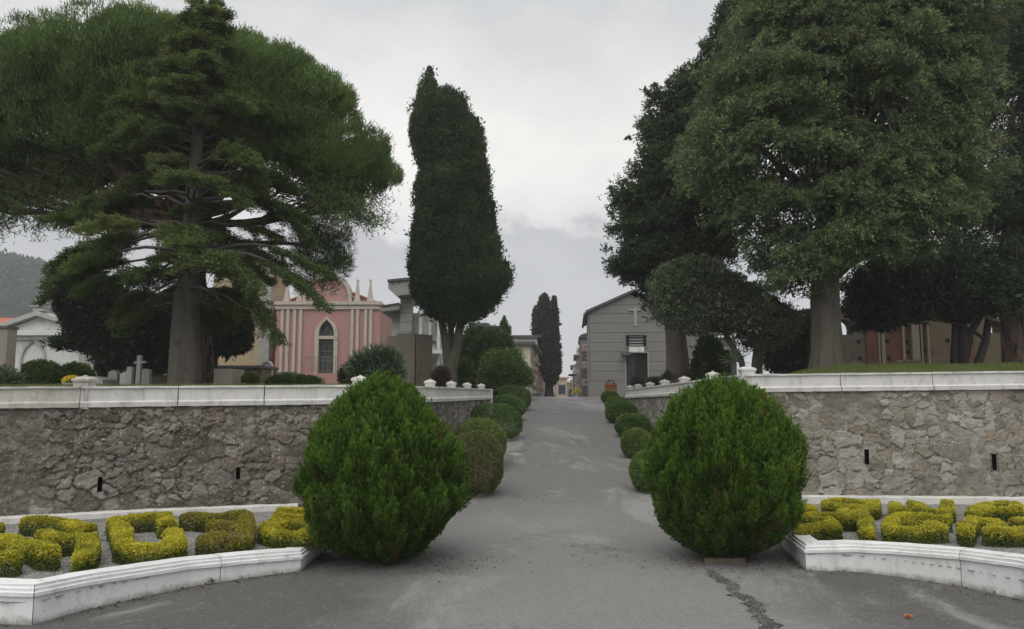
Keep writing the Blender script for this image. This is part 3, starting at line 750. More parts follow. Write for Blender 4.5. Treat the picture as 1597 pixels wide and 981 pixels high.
def drooping_sprays(lv, C, out, size, tw, n, L, W, droop, tint=(.2, .6), odd=0.0):
    """feathery conifer foliage: every clump is a fan of tw twigs arching outwards and down, n leaves on each"""
    rs = lv.rs; m = len(C); out = unit(out)
    side = unit(np.cross(out, np.array([0, 0, 1.0]) + rs.normal(size=(m, 3)) * .3)); upv = np.cross(side, out)
    ct = np.clip(rs.normal((tint[0] + tint[1]) / 2, (tint[1] - tint[0]) / 2, m), 0, .85)
    a = rs.uniform(-1.15, 1.15, (m, tw)); e = rs.normal(.1, .4, (m, tw)); ln = size[:, None] * rs.uniform(.55, 1.15, (m, tw))
    d = unit(out[:, None] * np.cos(a)[..., None] + side[:, None] * np.sin(a)[..., None] + upv[:, None] * e[..., None])
    q = rs.rand(m, tw, n) ** .85
    P = C[:, None, None] + d[:, :, None] * (q * ln[..., None])[..., None]
    P[..., 2] -= droop * ln[..., None] * q * q
    P = P + rs.normal(size=P.shape) * (.10 * size * (1.0))[:, None, None, None] * (1.05 - .75 * q)[..., None]
    A = d[:, :, None] * .9 + rs.normal(size=P.shape) * .5; A[..., 2] -= droop * q * 1.1
    T = np.clip(ct[:, None, None] + .30 * (q - .5) + rs.normal(0, .12, q.shape), 0, .92)
    if odd: T = np.where((rs.rand(m, tw) < odd)[..., None] & (rs.rand(m, tw, n) < .6), 1.0, T)
    s = rs.uniform(.7, 1.3, q.shape)
    lv.add(P.reshape(-1, 3), A.reshape(-1, 3), (L * s).ravel(), (W * s).ravel(), T.ravel())

class Crown:
    """an uneven crown volume: an outline with its own distance, inflated to a real thickness"""
    def __init__(s, px, Y, k=.8, tmax=None):
        s.Y = Y; s.k = k
        q = np.array([(at_y(u, v, Y).x, at_y(u, v, Y).z) for u, v in px]); w_ = min(np.ptp(q[:, 0]), np.ptp(q[:, 1])) / 2 * .85
        g = 1 - .5 * k * min(w_, tmax or 9) / Y          # the near side of a thick crown looms larger than its mid-plane outline
        px = [(CU + (u - CU) * g, 620 + (v - 620) * g) for u, v in px]
        s.poly = [(at_y(u, v, Y).x, at_y(u, v, Y).z) for u, v in px]
        p = np.array(s.poly); s.mn, s.mx = p.min(0), p.max(0)
        x = np.random.RandomState(0).uniform(s.mn[0], s.mx[0], 4000); z = np.random.RandomState(1).uniform(s.mn[1], s.mx[1], 4000)
        d = s.dist(x, z); s.R = float(d.max()); s.tmax = tmax
    def dist(s, x, z):
        d = poly_dist(x, z, s.poly + [s.poly[0]]); return np.where(inside_poly(x, z, s.poly), d, -d)
    def half(s, d):
        R_ = s.tmax or s.R; dd = np.clip(d, 0, R_); return s.k * np.sqrt(dd * (2 * R_ - dd))
    def sample(s, n, rs, margin, front=.55, back=.15, gap=0.0, gscale=1.2, gseed=0, zpow=None):
        out = []
        got = 0
        while got < n:
            x = rs.uniform(s.mn[0], s.mx[0], n * 3); z = rs.uniform(s.mn[1], s.mx[1], n * 3)
            d = s.dist(x, z); k = d > margin; x, z, d = x[k], z[k], d[k]
            t = s.half(d) * (.62 + .76 * fbm(x * 1.1 + 3, z * 1.1, gseed + 77, 3)); m = len(x); q = rs.rand(m)
            f = np.where(q < front, -rs.uniform(.72, 1.0, m), np.where(q < front + back, rs.uniform(.72, 1, m), rs.uniform(-.72, .72, m)))
            y = s.Y + f * t
            if gap:
                g = fbm(x * gscale + 7, z * gscale + y * .35, gseed, 3); k = g > gap; x, y, z = x[k], y[k], z[k]
            out.append(np.stack([x, y, z], -1)); got += len(x)
            if len(out) > 60: break
        return np.concatenate(out)[:n]

def trunk(name, parent, pts, radii, mat, n=14, flare=.12, seed=0):
    b = MB(); b.tube(pts, radii, n, flare, seed); return b.build(name, mat, parent, True)
def px_path(pts, Y, jit=0):
    return [at_y(u, v, Y + (dy if dy else 0)) for u, v, dy in pts]

# ------------------------------------------------------------------ two big clipped thujas at the kerb ends
def thuja(label, cu, base_v, left, right, top_v, seed, prof, under=0.0, tips=None, shrink=.86):
    g = at_z(cu, base_v, 0); Y = g.y
    cx = (X(left, Y, 730) + X(right, Y, 730)) / 2; rad = (X(right, Y, 730) - X(left, Y, 730)) / 2 * shrink
    zt = Z(top_v, Y - .1); t = thing('thuja_bush', (g.x, g.y, 0), label, 'bush', 'large clipped thujas')
    b = MB(); rs = np.random.RandomState(seed)
    for k in range(5):
        a = k * 1.26 + .3; e = (g.x + (cx - g.x) * .8 + math.cos(a) * .25, Y + math.sin(a) * .25, .75)
        b.tube([(g.x + math.cos(a) * .04, Y + math.sin(a) * .04, -.05), (g.x + math.cos(a) * .07, Y + math.sin(a) * .07, .25), e], [.05, .04, .015], 7, .1, k)
    b.build('trunk', M['bark_dark'], t, True)
    lv = Leaves(seed)
    fr = np.array([p[0] for p in prof]); rr = np.array([p[1] for p in prof]); zb = .05; H = zt - zb
    n = 14000
    # sprays over the surface of revolution, area weighted
    hz = rs.rand(n * 3); wgt = np.interp(hz, fr, rr) + .06; keep = rs.rand(n * 3) < wgt; hz = hz[keep][:n]; n = len(hz)
    az = rs.uniform(0, 2 * np.pi, n)
    bump = 1 + .12 * (fbm(az * 1.6 + 3, hz * 4, seed, 3) - .5) * 2 + .24 * (fbm(az * 7.5 + 9, hz * 7, seed + 5, 2) - .5) * 2 - under * smooth((.32 - hz) / .32) * np.clip(.2 + np.cos(az), 0, 1.2)
    r = np.interp(hz, fr, rr) * rad * bump
    ctr = cx + (g.x - cx) * (1 - hz) ** 3
    dp = np.where(rs.rand(n) < .22, rs.uniform(.06, .25, n), rs.uniform(0, .06, n))
    r = np.maximum(.02, r - dp)
    C = np.stack([ctr + r * np.cos(az), Y + r * np.sin(az) * .98, zb + hz * H - dp * .3], -1)
    slope = np.interp(hz, fr[:-1], np.diff(rr) / np.diff(fr)) * rad / H
    O = unit(np.stack([np.cos(az), np.sin(az), -slope * .9], -1))
    up = unit(np.array([0, 0, 1.0]) + O * .42 + rs.normal(size=(n, 3)) * .14)
    hgt = rs.uniform(.09, .19, n) * np.where(hz > .8, 1.15, 1)
    # each spray: a small flame of scale leaves
    m = 30; f = rs.rand(n, m) ** .8
    wid = (.030 * np.sin(np.pi * (f * .82 + .12)) + .004)
    side = unit(rs.normal(size=(n, 3))); side = unit(side - up * (side * up).sum(-1, keepdims=True)); oth = np.cross(up, side)
    a2 = rs.uniform(0, 2 * np.pi, (n, m)); q = np.sqrt(rs.rand(n, m)) * wid
    off = side[:, None] * (q * np.cos(a2))[..., None] + oth[:, None] * (q * np.sin(a2) * .55)[..., None]
    P = C[:, None] + up[:, None] * (f * hgt[:, None] - .03)[..., None] + off
    A = up[:, None] * 1.0 + off * 16 + rs.normal(size=(n, m, 3)) * .22
    ct = np.clip(rs.normal(.36, .2, n) + .22 * (hz - .5) + .6 * (fbm(az * 1.5, hz * 3, seed + 9) - .5) + .5 * (fbm(az * 7.5 + 9, hz * 7, seed + 5, 2) - .5), 0, .8)  # random tone, plus light from above painted in: paler toward the top
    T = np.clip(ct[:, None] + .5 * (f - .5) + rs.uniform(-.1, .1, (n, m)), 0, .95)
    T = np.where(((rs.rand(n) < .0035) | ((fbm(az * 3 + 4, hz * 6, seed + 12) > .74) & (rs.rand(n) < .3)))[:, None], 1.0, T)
    s_ = rs.uniform(.7, 1.2, (n, m))
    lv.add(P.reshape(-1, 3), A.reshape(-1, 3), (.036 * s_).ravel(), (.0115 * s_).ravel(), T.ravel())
    # rim tufts breaking the outline at the crown
    for (du, dv, hh) in tips or []:
        p = at_y(du, dv, Y); k = 420; ff = rs.rand(k); w = .085 * (1 - ff) + .01; a3 = rs.uniform(0, 6.28, k)
        Pt = np.stack([p.x + w * np.cos(a3), Y + w * np.sin(a3), p.z - hh + ff * hh], -1)
        lv.add(Pt, np.array([0, 0, 1.0]) + rs.normal(size=(k, 3)) * .35, .036, .012, np.clip(.6 + rs.uniform(-.25, .25, k), 0, .95))
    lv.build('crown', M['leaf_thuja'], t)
    return t, g
profL = [(0, .52), (.05, .72), (.12, .86), (.22, .95), (.34, 1.0), (.46, .985), (.58, .93), (.70, .80), (.80, .62), (.88, .44), (.95, .25), (1, .06)]
profR = [(0, .36), (.05, .60), (.12, .80), (.24, .95), (.38, 1.0), (.52, 1.0), (.66, .94), (.78, .82), (.88, .62), (.95, .38), (1, .08)]
thuja('bright green clipped thuja with a pointed top, left of the driveway entrance', 612, 872, 456, 726, 604, 41, profL, .42,
      tips=[(605, 581, .32), (604, 584, .28), (600, 590, .26), (609, 590, .24), (598, 592, .2), (560, 612, .14), (615, 594, .2), (640, 600, .12), (520, 655, .1)])
_, gR = thuja('bright green clipped thuja with a broad round top, right of the driveway entrance', 1130, 870, 1002, 1260, 608, 43, profR, .0,
      tips=[(1098, 604, .16), (1150, 606, .12), (1085, 612, .12), (1180, 616, .1)], shrink=.80)
M['shaded_stone'] = mottled('shaded_stone', (.20, .165, .13), (.13, .105, .085), 9, .95, .8, .02, 40, (.08, .065, .05), 8)
# broken pale stone under the right thuja, the bush's shade put into its colour
b = MB(); p0 = at_z(1099, 880, 0); p1 = at_z(1163, 880, 0)
b.prism_z([(p0.x, p0.y), (p1.x, p1.y + .02), (p1.x + .01, p1.y + .22), (p0.x + .05, p0.y + .24)], .0, .055)
tag(b.build('stone_block', M['shaded_stone']), 'flat dull stone block at the foot of the right thuja', 'stone')

# ------------------------------------------------------------------ clipped round shrubs along the driveway
def ball(label, u, v, wpx, hpx, Yb, mat, seed, n=15000, squash=1.0):
    z0 = float(ramp_z(Yb)); x = X(u, Yb, v); w = wpx / F * Yb / 2; h = hpx / F * Yb
    t = thing('clipped_shrub', (x, Yb, z0), label, 'shrub', 'clipped shrubs along the driveway')
    rs = np.random.RandomState(seed); lv = Leaves(seed); D = sphere_dirs(rs, n, -.85)
    nb = fbm(np.arctan2(D[:, 1], D[:, 0]) * 1.4 + seed, D[:, 2] * 2.2, seed, 3) - .5
    q = (1 + .16 * nb) * (1 - np.where(rs.rand(n) < .35, rs.uniform(0, .16, n), rs.uniform(0, .035, n)))
    pw = np.sign(D) * np.abs(D) ** .88
    P = np.stack([x + pw[:, 0] * w * q, Yb + pw[:, 1] * w * q, z0 + h * .48 + pw[:, 2] * h * .52 * q], -1)
    P[:, 2] = np.maximum(P[:, 2], z0 + .03)
    T = np.clip(.45 + .9 * nb + rs.normal(0, .2, n), 0, 1); s_ = rs.uniform(.7, 1.3, n)
    lv.add(P, D * .55 + rs.normal(size=(n, 3)) * .7 + np.array([0, 0, .25]), .030 * s_ * (Yb / 14) ** .4, .016 * s_ * (Yb / 14) ** .4, T)
    lv.build('crown', mat, t)
    for k in range(3):
        b = MB(); b.tube([(x + .03 * k - .05, Yb, z0 - .06), (x + (k - 1.5) * w * .3, Yb + (k % 2 - .5) * w * .4, z0 + h * .6)], [.018, .008], 6)
        b.build('stem', M['bark_dark'], t)
ball('browned, cube-like clipped shrub nearest the left thuja on the driveway edge', 742, 720, 84, 95, 11.3, M['leaf_boxbrown'], 51, 20000)
ball('light green domed shrub behind the browned one, left driveway edge', 748, 690, 82, 74, 13.4, M['leaf_boxlight'], 52)
ball('wide dark green dome shrub, middle of the left shrub row', 770, 657, 90, 54, 16.7, M['leaf_box'], 53)
ball('mid green dome shrub showing only its crest, between two dark domes on the left', 785, 637, 66, 38, 19.9, M['leaf_box'], 54)
ball('farthest dark green dome shrub at the top left of the driveway', 798, 621, 60, 38, 22.2, M['leaf_box'], 55)
ball('light green shrub half hidden behind the right thuja', 1014, 732, 60, 62, 11.5, M['leaf_boxlight'], 56)
ball('small round shrub second up from the right thuja', 993, 690, 48, 43, 14.4, M['leaf_boxlight'], 57)
ball('oval mid green shrub third up from the right thuja', 986, 664, 54, 35, 17.0, M['leaf_box'], 58)
ball('oval green shrub fourth up from the right thuja', 969, 642, 48, 33, 19.4, M['leaf_box'], 59)
ball('small yellowish green shrub near the top right of the driveway', 962, 624, 36, 20, 22.2, M['leaf_boxlight'], 60, 9000)
ball('smallest green shrub at the driveway top right, before the clay planter', 951, 617, 26, 18, 24.4, M['leaf_boxlight'], 61, 7000)

# ------------------------------------------------------------------ golden hedge lettering in the gravel
def A_(p): return (p[0] / 6.388, 770 + p[1] / 6.388)
def B_(p): return (240 + p[0] / 6.142, 770 + p[1] / 6.142)
def C_(p): return (1220 + p[0] / 7.985, 760 + p[1] / 7.985)
def D_(p): return (1397 + p[0] / 7.985, 760 + p[1] / 7.985)
def letter(label, strokes, zf, seed, hw=.12, h=.17, mat='leaf_gold', rounded=.3):
    st = [[at_z(p[0], p[1], .19 + h) for p in s] for s in strokes]
    st = [[(p.x, p.y) for p in s] for s in st]
    pts = np.array([p for s in st for p in s]); mn, mx = pts.min(0) - hw * 1.3, pts.max(0) + hw * 1.3
    rs = np.random.RandomState(seed); N = int(160000 * (mx[0] - mn[0]) * (mx[1] - mn[1]))
    x = rs.uniform(mn[0], mx[0], N); y = rs.uniform(mn[1], mx[1], N); d = np.full(N, 9.0)
    for s in st: d = np.minimum(d, poly_dist(x, y, s))
    w = hw * (1 + .34 * (fbm(x * 8, y * 8, seed) - .5) * 2 + .10 * (rs.rand(N) - .5)); k = d < w; x, y, d, w = x[k], y[k], d[k], w[k]; n = len(x)
    g = zf(x, y); hh = h * (1 + .22 * (fbm(x * 6 + 4, y * 6, seed + 3) - .5) * 2)
    edge = np.clip((w - d) / (w * rounded), 0, 1); topz = hh * (.55 + .45 * np.sqrt(1 - (1 - edge) ** 2))
    low = rs.rand(n) < np.where(edge < .75, .76, .12)
    zz = np.where(low, topz * rs.rand(n), topz * rs.uniform(.84, 1.03, n))
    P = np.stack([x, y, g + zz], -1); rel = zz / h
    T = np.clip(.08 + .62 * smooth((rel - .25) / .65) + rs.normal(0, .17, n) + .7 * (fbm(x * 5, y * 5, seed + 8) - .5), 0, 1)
    lv = Leaves(seed); s_ = rs.uniform(.7, 1.3, n)
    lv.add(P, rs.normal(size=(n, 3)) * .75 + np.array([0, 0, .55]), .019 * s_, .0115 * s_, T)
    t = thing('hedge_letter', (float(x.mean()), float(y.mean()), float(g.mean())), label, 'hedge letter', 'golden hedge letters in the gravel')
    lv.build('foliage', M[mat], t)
letter('golden hedge clipped as a spreading letter, nearest the left end of the kerb',
       [[A_(p) for p in s] for s in ([(300, 265), (640, 270), (880, 320)], [(440, 390), (600, 430), (880, 440), (880, 520), (830, 570)],
        [(-260, 450), (150, 460), (330, 500), (480, 560)], [(-200, 590), (110, 600)], [(-330, 300), (-40, 310)])], zL, 71, .083, .165)
letter('golden hedge clipped as a letter G with a curled open bowl, left bed',
       [[A_((1150, 250)), A_((1500, 225)), B_((100, 215)), B_((140, 275))], [A_((1230, 370)), A_((1230, 470)), A_((1420, 500)), B_((40, 470)), B_((210, 430)), B_((190, 350))],
        [A_((1180, 300)), A_((1230, 400))]], zL, 72, .083, .165)
letter('faded brownish golden hedge clipped as a reversed E, between G and the last left letter',
       [[B_(p) for p in s] for s in ([(330, 205), (530, 215), (720, 190), (890, 195), (890, 280), (850, 370), (480, 390)], [(590, 290), (850, 290)])], zL, 73, .083, .165, 'leaf_goldbrown')
letter('golden hedge clipped as a closed letter partly hidden by the left thuja',
       [[B_(p) for p in s] for s in ([(1230, 135), (1500, 120)], [(1210, 185), (1500, 190)], [(1180, 230), (1090, 290), (1230, 335), (1540, 320), (1540, 240), (1180, 240)])], zL, 74, .083, .165)
letter('golden hedge clipped as a letter S half behind the right thuja',
       [[C_(p) for p in s] for s in ([(250, 180), (360, 230)], [(210, 300), (330, 300), (540, 300), (740, 325)], [(200, 440), (450, 415), (640, 420), (560, 350), (400, 330)])], zR, 75, .070, .16)
letter('golden hedge clipped as a closed bowl with one long leg, right bed',
       [[C_(p) for p in s] for s in ([(560, 165), (640, 200), (800, 225), (1050, 225), (1150, 195), (1130, 145), (900, 140), (560, 150)], [(960, 260), (1030, 350), (1050, 480)], [(760, 250), (830, 330)])], zR, 76, .070, .16)
letter('golden hedge clipped as an upside down R with two stubs at the back, right bed',
       [[C_((1400, 170)), C_((1430, 250)), D_((60, 250)), D_((300, 270)), D_((560, 280)), D_((640, 240)), D_((640, 160))], [D_((200, 160)), D_((340, 230)), D_((480, 275))],
        [D_((600, 345)), D_((350, 325)), C_((1420, 345)), C_((1330, 400)), C_((1360, 470)), D_((60, 470)), D_((300, 470)), D_((540, 460)), D_((430, 415)), D_((300, 420))]], zR, 77, .070, .16)
letter('golden hedge clipped as a wide branching letter at the right edge of the bed',
       [[D_(p) for p in s] for s in ([(960, 270), (1060, 200), (1200, 165), (1480, 170), (1500, 230), (1340, 240)], [(1060, 250), (1160, 220)], [(960, 370), (870, 430), (870, 500)],
        [(960, 365), (1180, 370), (1290, 430), (1170, 500), (1400, 510), (1600, 490), (1760, 470)], [(1500, 380), (1700, 380), (1760, 460)])], zR, 78, .070, .16)
# ------------------------------------------------------------------ trees
def limb_curve(a, b, sag, n=6, rs=None):
    a, b = Vector(a), Vector(b); pts = []
    for i in range(n + 1):
        f = i / n; p = a.lerp(b, f); p.z += sag * math.sin(math.pi * f)
        if rs is not None and 0 < i < n: p += Vector(rs.normal(0, .03 * (b - a).length / n * 2, 3))
        pts.append(p)
    return pts

# big cypress beside the driveway
def cypress_tree(label, px, Y, trunk_paths, seed, n, lump, leaves, L, Wd, mat, bark, margin=.08, group=None, name='cypress_tree', k=.8):
    base = trunk_paths[0][0][0]
    t = thing(name, tuple(base), label, 'tree', group)
    b = MB()
    for i, (pts, rad) in enumerate(trunk_paths):
        if i == 0: b.bark(pts, rad, seed, .35, .09)
        else: b.tube(pts, rad, 14, .2, i + seed)
    b.build('trunk', bark, t, True)
    cr = Crown(px, Y, k); lv = Leaves(seed)
    C = cr.sample(n, lv.rs, margin); dd = cr.dist(C[:, 0], C[:, 2])[:, None]; rad = lump * lv.rs.uniform(.6, 1.25, (len(C), 1)) * np.array([[.8, .8, 1.35]]) * np.clip((dd + .03) / (lump * 1.25), .25, 1)
    lumps_of_leaves(lv, C, rad, leaves, L, Wd, bias=(0, 0, .9), out=.6, rnd=.45, zmin=-.7, tint=(.05, .8), tj=.2, irr=.35)
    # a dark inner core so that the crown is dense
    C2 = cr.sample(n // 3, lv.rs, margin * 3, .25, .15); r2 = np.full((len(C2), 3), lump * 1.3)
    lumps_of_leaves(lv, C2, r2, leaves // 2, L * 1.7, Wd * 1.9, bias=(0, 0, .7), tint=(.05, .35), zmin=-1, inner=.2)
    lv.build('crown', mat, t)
    return t
Yc = 21.0; gz = float(terL(np.array(X(703, Yc, 604)), np.array(Yc)))
def cp(u, v, dy=0): return at_y(u, v, Yc + dy)
b0 = at_y(701, 604, Yc); b0.z = gz - .05
cypress_tree('tall dense dark cypress with a split tip and pale forked trunk, beside the left wall',
    [(668, 92), (677, 112), (679, 134), (700, 131), (724, 149), (736, 175), (749, 184), (758, 210), (757, 235), (764, 262), (764, 300), (774, 320), (773, 345), (781, 370), (783, 402), (798, 412),
     (799, 440), (785, 460), (766, 486), (742, 502), (715, 512), (698, 506), (680, 496), (664, 494), (648, 474), (637, 458), (635, 430), (634, 400), (640, 350), (645, 330), (640, 290), (650, 262),
     (648, 245), (638, 228), (635, 195), (637, 165), (648, 150), (648, 130), (660, 118)], Yc,
    [([b0, cp(702, 585), cp(704, 562), cp(706, 545)], [.23, .185, .15, .08]), ([b0 + Vector((.05, 0, .3)), cp(708, 565), cp(715, 525), cp(724, 470)], [.13, .125, .125, .07]),
     ([b0 + Vector((-.05, .1, .3)), cp(699, 565), cp(694, 525), cp(682, 470)], [.14, .115, .10, .06]), ([b0 + Vector((0, .2, .3)), cp(703, 560, .2), cp(704, 515, .3), cp(704, 450, .3)], [.10, .09, .08, .05])],
    301, 3000, .19, 100, .052, .020, M['leaf_cyp'], M['bark_grey'], .035)

# twin cypress far up the driveway, and the small conical one
Yd = 52.0
bd = at_y(857, 612, Yd); bd.z = 1.6
cypress_tree('two-topped cypress far up the driveway between the niche walls',
    [(838, 480), (842, 462), (853, 459), (856, 468), (858, 474), (860, 465), (861, 452), (867, 463), (871, 490), (872, 525), (874, 540), (876, 580), (868, 600), (862, 603), (853, 600), (846, 590), (836, 560), (831, 535), (830, 500), (833, 475)], Yd,
    [([bd, at_y(857, 590, Yd), at_y(855, 520, Yd)], [.3, .25, .15])], 302, 800, .30, 60, .16, .06, leaf_mat('far_cypress', [(0, (.03, .042, .02)), (1, (.06, .075, .035))]), M['bark_dark'], .1)
Ye = 34.0
be = at_y(787, 604, Ye); be.z = 1.7
cypress_tree('small pointed conical cypress behind the round bushes left of the driveway', [(786, 488), (793, 515), (800, 540), (806, 590), (767, 590), (773, 540), (780, 515)], Ye,
    [([be, at_y(787, 580, Ye), at_y(787, 520, Ye)], [.08, .06, .03])], 303, 420, .13, 60, .09, .03, M['leaf_bush'], M['bark_dark'], .03)

# ---- umbrella pine, left
def pine():
    Y = 17.0; base = at_y(314, 600, Y); base.z = float(terL(np.array(base.x), np.array(Y))) - .05
    t = thing('stone_pine', tuple(base), 'huge umbrella pine with a broad flat-bottomed crown and reddish plated trunk, behind the fir', 'tree')
    rs = np.random.RandomState(311); lv = Leaves(311); b = MB()
    P = lambda u, v, dy=0: at_y(u, v, Y + dy)
    b.bark([base, P(314, 560), P(310, 500), P(304, 430), P(302, 360), P(306, 300)], [.27, .25, .235, .215, .19, .16], 3, .3, .12)
    top = P(306, 300)
    crown = [(-150, 250), (-140, 150), (-60, 95), (5, 88), (20, 70), (60, 50), (110, 30), (170, 22), (235, 26), (300, 34), (350, 42), (395, 48), (455, 72), (500, 108), (540, 138), (562, 155),
             (566, 188), (594, 202), (608, 228), (600, 268), (584, 292), (548, 305), (500, 290), (430, 262), (330, 255), (230, 262), (140, 272), (60, 268), (-20, 285), (-90, 300)]
    cr = Crown(crown, Y, .95, 2.2)
    # big billows, each covered with upward needle tufts
    C = cr.sample(230, rs, .34, .7, .1); bil = np.minimum(rs.uniform(.36, .80, len(C)), cr.dist(C[:, 0], C[:, 2]) + .02)
    n_t = 190
    tc_, td_ = [], []
    for c, r_ in zip(C, bil):
        D = sphere_dirs(rs, n_t, -.45); p = c + D * np.array([r_ * 1.1, r_ * 1.1, r_ * .72]); tc_.append(p); td_.append(D)
    extra = cr.sample(2600, rs, .12, .2, .1); tc_.append(extra); td_.append(np.tile([[0, 0, 1.0]], (len(extra), 1)) + rs.normal(size=(len(extra), 3)) * .4)
    T0 = np.concatenate(tc_); D0 = np.concatenate(td_); m = len(T0); k = 17
    ct = np.concatenate([np.repeat(np.clip(rs.normal(.45, .26, len(C)), 0, 1), n_t), np.clip(rs.normal(.4, .2, len(extra)), 0, 1)])
    A0 = unit(D0 * .55 + np.array([0, 0, .85]))
    A = np.repeat(A0, k, 0) + rs.normal(size=(m * k, 3)) * .42
    Pn = np.repeat(T0, k, 0) + np.repeat(A0, k, 0) * rs.uniform(-.10, .06, (m * k, 1)) + rs.normal(size=(m * k, 3)) * .045
    lv.add(Pn, A, rs.uniform(.065, .115, m * k), .018, np.clip(np.repeat(ct, k) + rs.normal(0, .16, m * k), 0, 1))
    # limbs from the trunk to the billows
    sel = rs.choice(len(C), 60, replace=False)
    for i in sel:
        e = Vector(C[i]); f = rs.uniform(.45, 1.0); s0 = P(303, 420).lerp(top, f)
        L = (e - s0).length; r0 = .035 + .012 * L
        pts = limb_curve(s0, e, -.10 * L * rs.uniform(.2, 1), 7, rs); b.tube(pts, list(np.linspace(r0, .012, len(pts))), 6, .05, i)
    # wispy twigs under the crown edges, left and right, with sparse dark tufts
    wisp = Leaves(312); wp = []
    zones = [((40, 235), (-60, 130, 255, 365), 120), ((30, 250), (-200, -20, 240, 380), 60), ((520, 280), (490, 600, 275, 352), 80)]
    for (su, sv), (u0, u1, v0, v1), nn in zones:
        nn = int(nn * .75); s0 = top.lerp(P(303, 420), .4)
        for j in range(nn):
            u = rs.uniform(u0, u1); v = rs.uniform(v0, v1); dy = rs.uniform(-1.6, 1.6); e = P(u, v, dy)
            st = Vector((s0.x + (e.x - s0.x) * rs.uniform(.45, .75), Y + dy * .6, Z(sv, Y) + rs.uniform(-.6, .3)))
            pts = limb_curve(st, e, rs.uniform(-.05, .2), 5, rs); b.tube(pts, list(np.linspace(.016, .005, len(pts))), 4)
            wp.append(np.array(e)); wp.append(np.array(pts[4])); wp.append(np.array(pts[3]) + rs.normal(0, .08, 3))
        for j in range(7):
            e = P(rs.uniform(u0, u1), (v0 * 2 + v1) / 3, rs.uniform(-1.4, 1.4)); pts = limb_curve(s0, e, -.25, 8, rs); b.tube(pts, list(np.linspace(.075, .012, len(pts))), 6)
    wp = np.array(wp); k = 60
    lv.add(np.repeat(wp, k, 0) + rs.normal(size=(len(wp) * k, 3)) * .13, np.array([0, 0, .5]) + rs.normal(size=(len(wp) * k, 3)) * .6, .12, .02, np.clip(rs.normal(.25, .15, len(wp) * k), 0, 1))
    # lower right hanging bough
    low = Crown([(470, 350), (505, 338), (540, 352), (545, 385), (540, 420), (515, 450), (485, 455), (462, 420), (455, 380)], Y + .6, .9)
    Cl = low.sample(90, rs, .05); lumps_of_leaves(lv, Cl, np.full((len(Cl), 3), .24), 130, .12, .014, (0, 0, .6), .7, .4, -.7, .3, (.15, .5))
    e = P(505, 395, .6); pts = limb_curve(P(303, 400), e, .3, 8, rs); b.tube(pts, list(np.linspace(.10, .02, len(pts))), 7)
    b.build('trunk', M['bark_pine'], t, True)
    lv.build('crown', M['leaf_pine'], t, tri=True)
pine()

